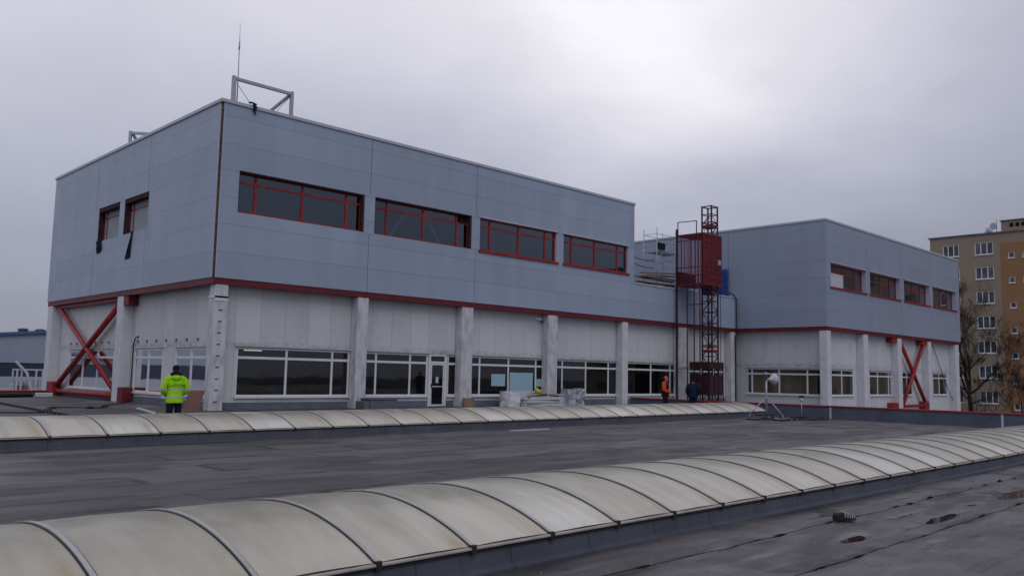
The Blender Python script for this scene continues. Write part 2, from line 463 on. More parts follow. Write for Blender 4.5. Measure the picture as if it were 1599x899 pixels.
xs = axis((-45, -18, 3), (-18, -12, .3), (-12, 2.5, .075), (2.5, 9, .3), (9, 28, 1.0))
ys = axis((-48, -34, 2), (-34, -30.6, .2), (-30.6, -27.6, .04), (-27.6, 21, 2.0))
b = MB(); b.v = [(x, y, deck_z(x, y)) for y in ys for x in xs]; nx = len(xs)
b.f = [(j * nx + i, j * nx + i + 1, (j + 1) * nx + i + 1, (j + 1) * nx + i) for j in range(len(ys) - 1) for i in range(nx - 1)]
tag(b.build('roof_deck', M['roof'], smooth=True, fix=False), kind='structure')
# lapped roll edges: a real sheet edge that lifts off the deck in places
for ly0, sd in ((-28.47, 7), (-29.53, 1)):
    b = MB(); prof = (0, .025, .07, .13, .22, .34)
    xx = [-12 + .05 * i for i in range(321)]; m = len(prof)
    for x in xx:
        ly = ly0 + .05 * noise.noise((x * .9, 2, sd)) + .008 * noise.noise((x * 5, 4, sd))
        lift = (.075 if sd == 7 else .04) * max(0, noise.noise((x * 2.4, 1, sd + 2)) - .14) + .0025 * noise.noise((x * 7, 3, sd))
        for q in prof:
            t = max(0, 1 - q / .34) ** 1.6
            b.v.append((x, ly + q, deck_z(x, ly + q) + .0015 + max(0, lift) * t - (.012 if q == .34 else 0)))
    b.f = [(i * m + j, (i + 1) * m + j, (i + 1) * m + j + 1, i * m + j + 1) for i in range(len(xx) - 1) for j in range(m - 1)]
    o = b.build('membrane_lap', M['roof'], None, True, fix=False); so_m = o.modifiers.new('sheet', 'SOLIDIFY'); so_m.thickness = .003; so_m.offset = 1
    tag(o, kind='structure')
for i, (cx, cy, sx, sy, d) in enumerate(PUD):
    b = MB(); n = 40
    b.v = [(cx + 1.9 * sx * math.cos(2 * math.pi * k / n), cy + 2.3 * sy * math.sin(2 * math.pi * k / n), -.019) for k in range(n)]
    b.f = [tuple(range(n))]
    tag(b.build('puddle_water', M['water'], fix=False), kind='structure')
b = MB(); b.add([(-900, -900, -6), (1200, -900, -6), (1200, 1200, -6), (-900, 1200, -6)], [(0, 1, 2, 3)])
tag(b.build('ground', M['ground'], fix=False), kind='structure')
b = MB(); b.box(28.3, 76, -48, 60, -1.8, -1.45)
tag(b.build('lower_roof', M['concrete_g']), kind='structure')
b = MB(); b.box(-45, 28, 22.2, 50, -.8, -.28)
tag(b.build('far_roof', M['concrete_g']), kind='structure')

rg = random.Random(77); b = MB()
for i in range(420):
    x = rg.uniform(-11.5, 4.5); y = rg.choice((rg.uniform(-30.6, -28.0), rg.gauss(-28.5, .12), rg.gauss(-29.5, .15)))
    r = rg.uniform(.004, .013); z = deck_z(x, y); a = rg.uniform(0, 3); f = rg.uniform(.5, 1.6)
    if y > -27.8: continue
    b.add([(x + r * f * math.cos(a + t), y + r * math.sin(a + t), z + hz) for hz in (-.002, r * .7) for t in (0, 1.3, 2.6, 4.1)], [(3, 2, 1, 0), (4, 5, 6, 7), (0, 1, 5, 4), (1, 2, 6, 5), (2, 3, 7, 6), (3, 0, 4, 7)])
tag(b.build('grit', M['concrete_g']), kind='stuff')

# ------------------------------------------------------------------ barrel skylights
def skylight(name, label, x0, yfront, n, sp, edge_z, rise, rz, seed):
    a = 1.375; Rr = (a * a + rise * rise) / (2 * rise); zc = edge_z + rise - Rr
    c, s_ = math.cos(rz), math.sin(rz)
    root = thing(name, label, 'skylight', (x0 - s_ * a, yfront + c * a, 0), rz, 'barrel vault skylights on the flat roof')
    L = n * sp
    def mk(mb, nm, mt, par, smooth=False, bevel=0.0):
        me = bpy.data.meshes.new(nm); me.from_pydata(mb.v, [], mb.f)
        bm = bmesh.new(); bm.from_mesh(me); bmesh.ops.recalc_face_normals(bm, faces=bm.faces); bm.to_mesh(me); bm.free()
        me.materials.append(mt)
        for p in me.polygons: p.use_smooth = smooth
        o = bpy.data.objects.new(nm, me); COL.objects.link(o); o.parent = par
        if bevel:
            bb = o.modifiers.new('bevel', 'BEVEL'); bb.width = bevel; bb.segments = 2
        return o
    low = -.35
    cb = MB()
    # curb: sloped membrane upstand all round, with a fillet at its foot
    prof = [(-a - .075, low), (-a - .075, .015), (-a - .02, .045), (-a + .005, edge_z - .05), (-a + .12, edge_z - .05)]
    for sg in (1, -1):
        cb.rings([[(x, sg * y, z) for y, z in prof] for x in (-.02, L + .02)])
    for x in (-.02, L + .02 - .12): cb.box(x, x + .12, -a, a, low, edge_z - .05)
    mk(cb, 'curb', M['curb'], root)
    fl = MB()
    for sg in (1, -1):
        fl.box(-.03, L + .03, sg * (a - .06), sg * (a + .035), edge_z - .026, edge_z - .004)
    mk(fl, 'edge_rail', M['rail'], root, bevel=.006)
    gk = MB()
    for sg in (1, -1): gk.box(-.02, L + .02, sg * (a - .05), sg * (a + .012), edge_z - .055, edge_z - .027)
    mk(gk, 'edge_gasket', M['gasket'], root)
    A = math.asin(a / Rr)
    def arc(off, k0=1.0, m=26):
        return [((Rr + off) * math.sin(-A * k0 + 2 * A * k0 * i / m), zc + (Rr + off) * math.cos(-A * k0 + 2 * A * k0 * i / m)) for i in range(m + 1)]
    # one glazing sheet, slightly pillowed between its ribs
    pm = MB(); m = 26; ux = [-.5, -.46, -.3, 0, .3, .46, .5]
    for u in ux:
        pil = .012 * (1 - (2 * u) ** 2)
        for (y, z) in arc(pil): pm.v.append((u * sp, y, z))
    for i in range(len(ux) - 1):
        for j in range(m):
            pm.f.append((i * (m + 1) + j, (i + 1) * (m + 1) + j, (i + 1) * (m + 1) + j + 1, i * (m + 1) + j + 1))
    first = mk(pm, 'glazing_panel', M['panel'], root, True)
    first.location = (sp / 2, 0, 0)
    for i in range(1, n):
        o = first.copy(); COL.objects.link(o); o.parent = root; o.location = (sp * (i + .5), 0, 0)
    def band(w, o0, o1):
        mb = MB(); A0, A1 = arc(o0), arc(o1)
        mb.rings([[(-w / 2, A0[i][0], A0[i][1]), (w / 2, A0[i][0], A0[i][1]), (w / 2, A1[i][0], A1[i][1]), (-w / 2, A1[i][0], A1[i][1])] for i in range(m + 1)])
        return mb
    rb = mk(band(.036, .004, .018), 'rib', M['alu'], root)
    gs = mk(band(.060, -.004, .008), 'gasket', M['gasket'], rb)
    bks = [mk(MB().box(-.026, .026, sg * (a - .03), sg * (a + .041), edge_z - .06, edge_z + .016), 'bracket', M['gasket'], rb) for sg in (1, -1)]
    for i in range(1, n + 1):
        o = rb.copy(); COL.objects.link(o); o.parent = root; o.location = (sp * i, 0, 0)
        for q in [gs] + bks:
            d = q.copy(); COL.objects.link(d); d.parent = o
    e = arc(-.01)
    for x in (.0, L):
        mb = MB(); mb.rings([[(x - .01, y, z) for y, z in e], [(x + .01, y, z) for y, z in e]])
        mk(mb, 'end_panel', M['panel'], root)
    return root
skylight('barrel_skylight', 'long weathered barrel skylight crossing the foreground, nearest the camera', -17.2, -27.68, 44, .985, .235, .29, 0.0, 1)
skylight('barrel_skylight', 'long barrel skylight just in front of the factory, behind the dark deck', -14.34, -14.42, 31, 1.135, .265, .335, R(1.75), 2)

# ------------------------------------------------------------------ windows
def window(root, plane, c, u0, u1, z0, z1, mull, trans, fm, gm, fw=.075, fd=.07, hood=None, sill=None, mw=None, tw=None, label=None, inward=1):
    """frame in the opening (part) with its glass, hood and sill as sub-parts; c = outer face of the frame"""
    mb = MB(); d0, d1 = c, c + fd * inward; mw = mw or fw; tw = tw or fw
    mb.pbox(plane, u0, u1, d0, d1, z0, z0 + fw); mb.pbox(plane, u0, u1, d0, d1, z1 - fw, z1)
    mb.pbox(plane, u0, u0 + fw, d0 + .002, d1 - .002, z0 + fw, z1 - fw); mb.pbox(plane, u1 - fw, u1, d0 + .002, d1 - .002, z0 + fw, z1 - fw)
    for m in mull: mb.pbox(plane, m - mw / 2, m + mw / 2, d0 + .004, d1 - .004, z0 + fw, z1 - fw)
    for t in trans: mb.pbox(plane, u0 + fw, u1 - fw, d0 + .008, d1 - .008, t - tw / 2, t + tw / 2)
    f = mb.build('window', fm, root)
    if label: f['label'] = label
    g = MB(); dd = c + .55 * fd * inward
    ps = [(u0 + .02, z0 + .02), (u1 - .02, z0 + .02), (u1 - .02, z1 - .02), (u0 + .02, z1 - .02)]
    g.add([(u, dd, z) if plane == 'y' else (dd, u, z) for u, z in ps], [(0, 1, 2, 3)])
    g.build('glass', gm, f, fix=False)
    if hood:
        h = MB(); mt, out, ex, th, off = hood
        h.pbox(plane, u0 - ex, u1 + ex, out, c - .003 * inward, z1 + off, z1 + off + th); h.build('hood', mt, f)
    if sill:
        h = MB(); mt, out, ex, th = sill
        h.pbox(plane, u0 - ex, u1 + ex, out, c - .003 * inward, z0 - th, z0 - .003); h.build('sill', mt, f)
    return f

# ------------------------------------------------------------------ factory building (left block and low link)
F = thing('factory_building', 'grey clad upper storey over white ground floor, large block on the left', 'building')
Z0, ZC, ZT = 5.45, 12.85, 13.0
UP = [(.93, 7.3), (7.9, 14.14), (14.74, 20.87), (21.45, 27.66)]
UPL = [(7.3, 10.42), (11.05, 14.1)]
holes = [(a, c, 8.28, 10.08) for a, c in UP] + [(7.59, 7.618, Z0, 8.18), (7.60, 7.63, 10.16, ZC), (14.43, 14.456, Z0, 8.3), (14.44, 14.466, 10.1, ZC), (21.10, 21.118, 10.1, ZC), (21.10, 21.116, Z0, 8.2)]
b = MB().wall('y', 0.0, .2, .125, 28.3, Z0, ZC, holes)
b.wall('x', 0.0, .2, .125, 22, Z0, ZC, [(a, c, 8.28, 10.08) for a, c in UPL] + [(7.46, 7.495, 10.1, ZC), (7.46, 7.495, Z0, 8.27), (14.5, 14.545, Z0, 8.26), (14.5, 14.545, 10.1, ZC)])
b.wall('x', 28.1, 28.3, .2, 22, Z0, ZC, [(22, 23, 0, 1)]); b.wall('y', 21.8, 22, 0.2, 40.8, -.6, ZC, [(28.1, 40.8, 7.2, ZC)])
b.build('cladding', M['clad'], F)
b = MB().wall('y', 0.0, .2, 28.302, 40.84, Z0, 7.7, [(34.62, 34.64, Z0, 7.7)])
b.build('link_cladding', M['clad'], F)
# the membrane behind the joints
b = MB().wall('y', .203, .24, .25, 40.6, Z0 + .02, ZC, [(a - .02, c + .02, 8.26, 10.1) for a, c in UP] + [(28.1, 40.6, 7.6, ZC)])
b.wall('x', .203, .24, .25, 21.7, Z0 + .02, ZC, [(a - .02, c + .02, 8.26, 10.1) for a, c in UPL])
b.build('backing_wall', M['dark'], F)
b = MB().box(.03, .123, .03, .123, Z0, ZC - .01)
b.build('bare_corner', M['brown'], F)['label'] = 'open corner joint with brown insulation showing'
b = MB().box(-.02, .205, -.005, .0, Z0, ZC) ; b.v = []; b.f = []
b.box(.105, .135, -.010, .06, Z0, ZC - .002); b.box(-.010, .06, .105, .135, Z0, ZC - .002)
b.build('corner_trim', M['flash'], F)
b = MB()
b.box(-.06, 28.36, -.06, .26, ZC, ZT); b.box(-.06, .26, .26, 22.06, ZC, ZT); b.box(28.04, 28.36, .26, 22.06, ZC, ZT); b.box(.26, 28.04, 21.74, 22.06, ZC, ZT)
b.build('coping', M['coping'], F, bevel=.012)
b = MB().box(28.30, 40.83, -.05, .3, 7.702, 7.8); b.build('link_coping', M['coping'], F, bevel=.01)
b = MB().box(.24, 28.1, .24, 21.8, 12.6, 12.75); b.build('roof', M['plinth'], F)
b = MB().box(28.3, 40.83, .21, 21.8, 7.2, 7.4); b.build('terrace', M['plinth'], F)
b = MB().box(28.302, 40.83, 11, 11.2, 7.4, 9.95); b.box(28.302, 40.83, 10.96, 11.24, 9.952, 10.02); b.build('terrace_wall', M['clad'], F)
# narrow light strips over the joint near the far end
MB().box(21.03, 21.19, -.012, -.002, Z0 + .05, 8.24).build('joint_strip', M['clad'], F)
MB().box(21.03, 21.19, -.012, -.002, 10.16, ZC).build('joint_strip', M['clad'], F)
b = MB()
MB().box(7.32, 7.88, -.010, -.002, 8.2, 10.14).build('pier_sheet', M['clad'], F)
MB().box(14.16, 14.72, -.010, -.002, 8.32, 10.08).build('pier_sheet', M['clad'], F)
# red edge beam and soffit
b = MB().box(.035, 40.82, .035, .33, 5.19, 5.44); b.box(.035, .33, .332, 21.95, 5.19, 5.44)
b.build('edge_beam', M['red_dark'], F)
b = MB().box(.332, 40.8, .332, .62, 5.30, 5.42); b.box(.332, .62, .622, 21.8, 5.30, 5.42)
b.build('soffit', M['plinth'], F)
# ground floor walls
LOW = [(1.5, 7.15), (7.95, 11.86), (13.2, 13.95), (14.6, 20.58), (21.3, 27.3), (28.2, 33.95), (35.4, 40.0)]
hl = [(a, c, .55, 2.66) for a, c in LOW] + [(11.95, 13.12, .02, 2.66)]
b = MB().wall('y', .6, .75, .6, 40.83, 0, 5.32, hl)
LL = [(1.28, 4.55), (5.9, 9.35), (12.1, 19.1)]
b.wall('x', .6, .75, .752, 21.8, 0, 5.32, [(a, c, .52, 2.6) for a, c in LL])
b.build('lower_wall', M['white_wall'], F)
b = MB()
for x0, x1 in ((.8, 7.15), (7.83, 11.9), (13.16, 13.66), (14.5, 20.25), (21.15, 27.15), (27.8, 33.5), (34.6, 40.1)): b.box(x0, x1, .565, .597, -.4, .3)
for y0, y1 in ((.7, 9.85), (10.7, 21.0)): b.box(.565, .597, y0, y1, 0, .3)
b.build('plinth', M['plinth'], F)
MB().box(28.3, 40.82, .57, .74, -1.5, -.002).build('foundation', M['white_wall'], F)
MB().box(19, 28.28, .602, .74, -.5, -.002).build('foundation', M['plinth'], F)
for x0, x1, mt in ((.19, .75, 'column'), (7.19, 7.79, 'column'), (13.70, 14.47, 'column'), (20.3, 21.1, 'column'), (27.2, 27.78, 'column_clean'), (33.5, 34.6, 'column'), (40.15, 40.80, 'column')):
    MB().box(x0, x1, .06, .563 if x0 > 1 else .598, -.4 if x0 < 28 else -1.5, 5.187).build('column', M[mt], F, bevel=.018)
for y0, y1 in ((9.9, 10.66), (21.05, 21.9)):
    MB().box(.05, .598, y0, y1, 0, 5.187).build('column', M['column_clean'], F, bevel=.018)
b = MB().box(.17, .77, .04, .62, 4.62, 4.70); b.box(.17, .77, .04, .056, 4.5, 4.72); b.build('column_band', M['white_frame'], F)
for i in range(9):
    z = .35 + i * .47
    MB().bar((.36, .058, z), (.50, .02, z + .02), .02, .035).build('step_peg', M['steel_dark'], F)
# upper windows of the long front
MU = [(1.83, 4.12, 6.45), (8.78, 11.05, 13.3), (15.59, 17.8, 19.99), (22.3, 24.47, 26.7)]
for i, ((a, c), mm) in enumerate(zip(UP, MU)):
    fin = i >= 2
    window(F, 'y', .24 if not fin else .14, a + .02, c - .02, 8.30, 10.06, mm, (9.62,), M['red'], M['glass'], .085, .07,
           hood=(M['flash'], -.06, .1, .06, .0) if fin else None, sill=(M['red'], -.09, .12, .11) if fin else None, mw=.12, tw=.09)
    if not fin:
        b = MB()
        b.box(a + .003, c - .003, .02, .235, 10.02, 10.077); b.box(c - .09, c - .003, .02, .235, 8.3, 10.02); b.box(a + .003, a + .03, .02, .235, 8.3, 10.02)
        b.build('bare_lining', M['reveal'], F)
    else:
        b = MB().box(c - .03, c - .002, -.006, .135, 8.3, 10.06); b.build('lining', M['flash'], F)
b = MB().box(13.42, 13.98, .20, .236, 9.66, 10.0); b.build('vent_sash', M['dark'], F)
b = MB()
for (p, q) in (((9.25, 1.0, 8.1), (10.75, 1.0, 10.2)), ((11.5, 1.0, 10.2), (13.0, 1.0, 8.1))): b.bar(p, q, .14, .14)
b.build('inner_brace', M['white'], F)
for a, c in UPL:
    window(F, 'x', .30, a - .25, c + .02, 8.30, 10.06, ((a + c) / 2 - .95, (a + c) / 2 + 1.1), (9.55,), M['red'], M['dull_sheet'], .07, .06)
    b = MB()
    b.box(.02, .30, c - .05, c - .003, 8.3, 10.06); b.box(.02, .30, a + .003, c - .05, 9.86, 10.06)
    b.build('bare_lining', M['reveal'], F)
# ground floor windows
LOWM = [(3.87, 6.22), (8.68, 10.75), (), (15.46, 17.63, 19.83), (22.1, 24.24, 26.42), (30.9, 33.11), (36.9, 38.6, 39.55)]
for (a, c), mm in zip(LOW, LOWM):
    window(F, 'y', .56, a, c, .55, 2.64, mm, (2.2,), M['white_frame'], M['glass_low'], .075, .07,
           hood=(M['coping'], .46, .06, .045, .03), sill=(M['white_frame'], .47, .05, .07), mw=.10, tw=.11)
for (a, c), mm in zip(LL, ((2.9,), (7.6,), (14.5, 16.8))):
    window(F, 'x', .56, a, c, .52, 2.58, mm, (2.18,), M['white_frame'], M['glass_low'], .07, .07,
           hood=(M['coping'], .50, .05, .04, .03), sill=(M['white_frame'], .48, .05, .07), mw=.09, tw=.11)
for y in [13.0 + 1.0 * i for i in range(7)] + [1.2 + 1.12 * i for i in range(8)]:
    MB().box(.53, .597, y - .018, y + .018, 2.89, 3.02).build('hook', M['plinth'], F)
# door
d = MB(); d.box(11.95, 12.08, .55, .62, .02, 2.64); d.box(13.0, 13.12, .55, .62, .02, 2.64); d.box(12.08, 13.0, .552, .618, 2.2, 2.3); d.box(12.08, 13.0, .552, .618, 2.57, 2.64)
d.box(12.10, 12.17, .56, .61, .03, 2.19); d.box(12.91, 12.98, .56, .61, .03, 2.19); d.box(12.17, 12.91, .561, .609, 2.11, 2.19); d.box(12.17, 12.91, .561, .609, .03, .11)
d.box(12.17, 12.91, .562, .608, 1.0, 1.04)
door = d.build('door', M['white_frame'], F)
g = MB(); g.add([(12.1, .59, .05), (12.98, .59, .05), (12.98, .59, 2.6), (12.1, .59, 2.6)], [(0, 1, 2, 3)]); g.build('glass', M['glass_low'], door, fix=False)
MB().box(12.115, 12.155, .50, .555, .98, 1.16).build('handle', M['steel_dark'], door)
# red wind bracing on the left face
tb = lambda p, q, r: MB().tube([p, q], r, 12)
tb((.28, 20.35, 5.0), (.28, 10.75, .42), .13).build('cross_brace', M['red'], F, True)
tb((.30, 10.70, 4.95), (.30, 20.5, .40), .15).build('cross_brace', M['red'], F, True)
tb((.28, 20.6, .26), (.28, 10.68, .26), .12).build('bottom_brace', M['red'], F, True)
MB().box(.02, .5, 20.02, 21.04, .0, .78).build('brace_foot', M['red'], F, bevel=.02)
MB().box(.04, .55, 9.22, 9.885, .0, .72).build('brace_foot', M['red_dark'], F, bevel=.02)
MB().box(.08, .56, 9.3, 9.88, 4.72, 5.18).build('brace_bracket', M['red_dark'], F, bevel=.02)
MB().bar((.30, 10.7, 5.08), (.30, 21.0, 5.08), .16, .14).build('top_brace', M['red'], F)
MB().tube([(.52, 9.45, 0), (.52, 9.45, 1.4), (.5, 9.40, 2.8), (.5, 9.2, 3.12), (.58, 9.0, 3.2)], .03, 8).build('cable_riser', M['black'], F, True)
# inside: floors, ceilings and far walls, so that the windows look into rooms
b = MB().box(.76, 40.6, .76, 21.7, -.05, .03); b.build('ground_floor', M['interior_floor'], F)
b = MB().box(.76, 40.6, .76, 21.75, 4.6, 4.7); b.box(.25, 28.05, .25, 21.75, 5.5, 5.6); b.build('floor_slab', M['interior'], F)
b = MB().box(.8, 40.5, 9.0, 9.15, .03, 4.6); b.box(11.8, 11.95, .8, 9.0, .03, 4.6); b.box(27.4, 27.5, .8, 9.0, .03, 4.6); b.box(40.55, 40.65, .8, 9.0, .03, 4.6); b.build('partition', M['interior'], F)
lm = mat('lit_tube', (.8, .8, .8)); lm.node_tree.nodes['Principled BSDF'].inputs['Emission Color'].default_value = (1, .95, .85, 1); lm.node_tree.nodes['Principled BSDF'].inputs['Emission Strength'].default_value = .8
MB().box(4.1, 5.0, 4.95, 5.05, 2.60, 2.65).build('ceiling_lamp', lm, F)
b = MB()
for x, w, h, y in ((3.0, 1.6, .9, 3), (9.5, 1.8, 1.1, 4), (10.9, .7, 1.7, 6), (17, 2.2, .8, 5), (23, 1.4, 1.3, 4), (25.2, .8, 1.9, 6), (30, 1.6, 1.0, 5)): b.box(x, x + w, y, y + .7, .03, h)
b.build('inner_furniture', M['steel_dark'], F)
# downpipe in the inner corner
MB().tube([(39.6, -.10, 8.05), (40.2, -.12, 7.98), (40.62, -.12, 7.7), (40.66, -.12, 5.0), (40.66, -.02, 4.9), (40.66, -.02, 0)], .045, 8).build('downpipe', M['steel_dark'], F, True)

# ------------------------------------------------------------------ right wing
W = thing('factory_wing', 'grey clad right block with red framed strip windows standing past the roof edge', 'building', (40.84, -7.02, 0))
XF = -7.02
WU = [(41.5, 47.45), (48.1, 53.95), (54.7, 60.4), (61.1, 66.9)]
b = MB().wall('x', 40.84, 41.04, -7.02, 22, Z0, ZC, [(.64, .665, 7.75, ZC), (.66, .675, Z0, 5.5)])
b.wall('y', -7.02, -6.82, 41.042, 67.8, Z0, ZC, [(a, c, 8.24, 9.97) for a, c in WU] + [(x, x + .016, 10.05, ZC) for x in (47.76, 54.3, 60.74)] + [(x, x + .016, Z0, 8.1) for x in (47.76, 54.3, 60.74)])
b.wall('x', 67.6, 67.8, -6.82, 22, -1.5, ZC); b.wall('y', 21.8, 22, 41.04, 67.6, -1.5, ZC)
b.build('cladding', M['clad_wing_dimmed'], W)
b = MB().wall('y', -6.818, -6.79, 41.1, 67.5, Z0, ZC, [(a - .02, c + .02, 8.2, 10.0) for a, c in WU]); b.wall('x', 41.043, 41.07, -6.7, 21.7, Z0, ZC); b.build('backing_wall', M['dark'], W)
b = MB()
b.box(40.78, 67.86, -7.08, -6.76, ZC, ZT); b.box(40.78, 41.1, -6.76, 22.06, ZC, ZT); b.box(67.54, 67.86, -6.76, 22.06, ZC, ZT); b.box(41.1, 67.54, 21.74, 22.06, ZC, ZT)
b.build('coping', M['coping'], W, bevel=.012)
MB().box(41.1, 67.6, -6.78, 21.8, 12.6, 12.75).build('roof', M['plinth'], W)
for x in (47.77, 54.31, 60.75):
    for z0, z1 in ((10.03, ZC), (Z0, 8.1)): MB().box(x - .12, x + .12, -7.032, -7.022, z0, z1).build('joint_strip', M['clad_wing_dimmed'], W)
for (a, c) in WU:
    window(W, 'y', -6.68, a + .02, c - .02, 8.26, 9.95, ((a + c) / 2 - .2, c - 1.3), (9.35,), M['red'], M['glass'], .08, .07,
           hood=(M['flash'], -7.10, .06, .06, .0), sill=(M['red'], -7.12, .1, .11), mw=.1, tw=.09)
    MB().box(c - .03, c - .002, -7.026, -6.69, 8.26, 9.95).build('lining', M['flash'], W); MB().box(a + .002, a + .03, -7.026, -6.69, 8.26, 9.95).build('lining', M['flash'], W)
MB().box(41.95, 44.2, -6.71, -6.69, 8.36, 9.3).build('white_board', M['white'], W)
b = MB().box(40.875, 41.17, -6.69, 21.9, 5.19, 5.44); b.box(40.875, 67.75, -6.985, -6.692, 5.19, 5.44); b.build('edge_beam', M['red_dark'], W)
b = MB().box(41.172, 67.6, -6.69, -6.38, 5.3, 5.42); b.build('soffit', M['plinth'], W)
WL = [(42.3, 46.2), (49.0, 53.2), (55.3, 57.5), (62.2, 65.65)]
b = MB().wall('x', 41.42, 41.57, -6.3, 21.8, -1.5, 5.32, [(-6.28, -.5, .66, 2.54)])
b.wall('y', -6.4, -6.25, 41.572, 67.6, -1.5, 5.32, [(a, c, .68, 2.54) for a, c in WL])
b.build('lower_wall', M['white_wall'], W)
for x0, x1 in ((40.90, 41.52), (46.9, 47.72), (53.32, 54.12), (59.83, 60.6), (66.5, 67.4)):
    MB().box(x0, x1, -6.96, -6.405, -1.5, 5.187).build('column', M['column_clean'], W, bevel=.018)
window(W, 'x', 41.38, -6.26, -.52, .68, 2.52, (-.94, -3.11, -5.25), (2.13,), M['white_frame'], M['glass_low'], .075, .07,
       hood=(M['coping'], 41.27, .06, .045, .03), sill=(M['white_frame'], 41.29, .05, .07), mw=.1, tw=.11)
for (a, c), mm in zip(WL, ((44.28,), (50.55, 52.64), (56.4,), (63.73,))):
    window(W, 'y', -6.44, a, c, .68, 2.52, mm, (2.13,), M['white_frame'], M['glass_low'], .075, .07,
           hood=(M['coping'], -6.52, .06, .045, .03), sill=(M['white_frame'], -6.52, .05, .07), mw=.1, tw=.11)
tb((54.35, -6.75, 4.95), (59.5, -6.75, .0), .15).build('cross_brace', M['red'], W, True)
tb((59.3, -6.78, 5.0), (54.3, -6.78, -.3), .15).build('cross_brace', M['red'], W, True)
tb((54.2, -6.75, -.18), (59.8, -6.75, -.18), .12).build('bottom_brace', M['red'], W, True)
for x0, x1, z0, z1 in ((52.3, 53.3, -.5, .1), (58.9, 59.82, -.5, .15), (52.4, 53.3, 4.8, 5.185), (58.6, 59.7, 4.85, 5.185)):
    MB().box(x0, x1, -6.93, -6.42, z0, z1).build('brace_foot', M['red'], W, bevel=.02)
MB().tube([(62.0, -6.55, 5.1), (64.0, -6.6, 2.6), (66.0, -6.6, .6), (67.5, -6.7, -.5)], .03, 6).build('hanging_cable', M['steel_dark'], W, True)
b = MB().box(41.6, 67.5, -6.2, 21.7, -.05, .03); b.box(41.1, 67.5, -6.7, 21.7, 5.5, 5.6); b.box(41.6, 67.5, -6.2, 21.7, 4.6, 4.7); b.build('floor_slab', M['interior_floor'], W)
b = MB().box(42.0, 42.1, -5.7, 3, .03, 4.6); b.box(42.2, 67.5, -5.85, -5.75, .03, 4.6); b.build('partition', M['interior_warm'], W)
MB().box(41.62, 41.66, -2.0, -.45, .7, 2.5).build('curtain', M['interior_warm'], W)
b = MB().box(41.1, 67.5, -4.6, -4.5, 5.6, 12.6); b.build('upper_partition', M['interior_red'], W)
b = MB()
for x in (48.6, 51, 57, 63.5): b.tube([(x, -5.2, 5.6), (x, -5.2, 12.5)], .12, 8)
b.build('inner_post', M['steel_dark'], W)

# ------------------------------------------------------------------ parapets
P = thing('roof_parapet', 'dark parapet with bright red cap along the right edge of the roof', 'parapet', (28.12, -24, 0), group='red capped parapets')
MB().box(28.0, 28.26, -48, .02, -.8, .335).build('upstand', M['parapet'], P)
MB().box(27.95, 28.31, -48, .02, .337, .41).build('red_cap', M['red'], P, bevel=.01)
for y in (-13.1, -21.2): MB().box(27.975, 27.998, y - .05, y + .05, -.3, .33).build('joint_clip', M['flash'], P)
P = thing('roof_parapet', 'low dark parapet with red cap at the far left, by the red brace foot', 'parapet', (-8, 20.5, 0), group='red capped parapets')
MB().box(-45, .02, 20.6, 20.85, -.8, .19).build('upstand', M['parapet'], P)
MB().box(-45, .02, 20.55, 20.9, .192, .27).build('red_cap', M['red'], P, bevel=.01)

# ------------------------------------------------------------------ roof-top steelwork
def rail_frame(label, loc, rz):
    t = thing('steel_frame', label, 'steel frame', (0, 0, 0), 0, 'galvanised frames on the factory roof')
    MB().box(-.07, .07, -.07, .07, -.35, 1.55).build('post', M['galv'], t)
    MB().box(2.78, 2.92, -.07, .07, -.35, 1.55).build('post', M['galv'], t)
    MB().bar((.07, 0, 1.44), (2.78, 0, 1.44), .13, .13).build('top_bar', M['galv'], t)
    MB().bar((.1, .1, 1.4), (.9, 1.7, -.3), .11, .11).build('brace', M['galv'], t)
    MB().bar((2.8, .1, 1.4), (1.5, 1.7, -.3), .11, .11).build('brace', M['galv'], t)
    MB().tube([(.12, .03, 1.3), (1.4, .03, -.1)], .012, 6).build('tie_wire', M['steel_dark'], t)
    MB().tube([(2.78, .03, 1.3), (1.7, .03, -.1)], .012, 6).build('tie_wire', M['steel_dark'], t)
    t.location = loc; t.rotation_euler.z = rz
    return t
rail_frame('galvanised steel frame beside the thin rod, at the roof corner nearest us', (1.02, 1.2, 12.98), 0)
rail_frame('galvanised steel frame mostly hidden behind the left roof edge', (1.2, 13.7, 12.98), R(-40))
b = MB().tube([(1.17, 1.12, 12.75), (1.17, 1.12, 14.5), (1.15, 1.12, 15.9)], [.03, .028, .02], 8); b.tube([(1.15, 1.12, 15.75), (1.15, 1.12, 16.1)], .035, 8); b.tube([(1.15, 1.12, 16.1), (1.14, 1.12, 16.95)], [.012, .006], 6)
tag(rebase(b.build('lightning_rod', M['galv'], None, True)), 'tall thin lightning rod on the nearest corner of the roof', 'lightning rod')
b = MB().tube([(1.35, -.09, 13.06), (1.45, -.10, 12.9), (1.38, -.12, 12.75), (1.48, -.1, 12.6)], [.05, .09, .05, .02], 8); b.tube([(1.15, -.09, 13.06), (1.3, -.08, 13.1), (1.5, -.09, 13.05)], .04, 8)
tag(rebase(b.build('blue_rag', M['cloth_navy'], None, True)), 'dark blue rag knotted over the roof edge under the steel frame', 'rag')

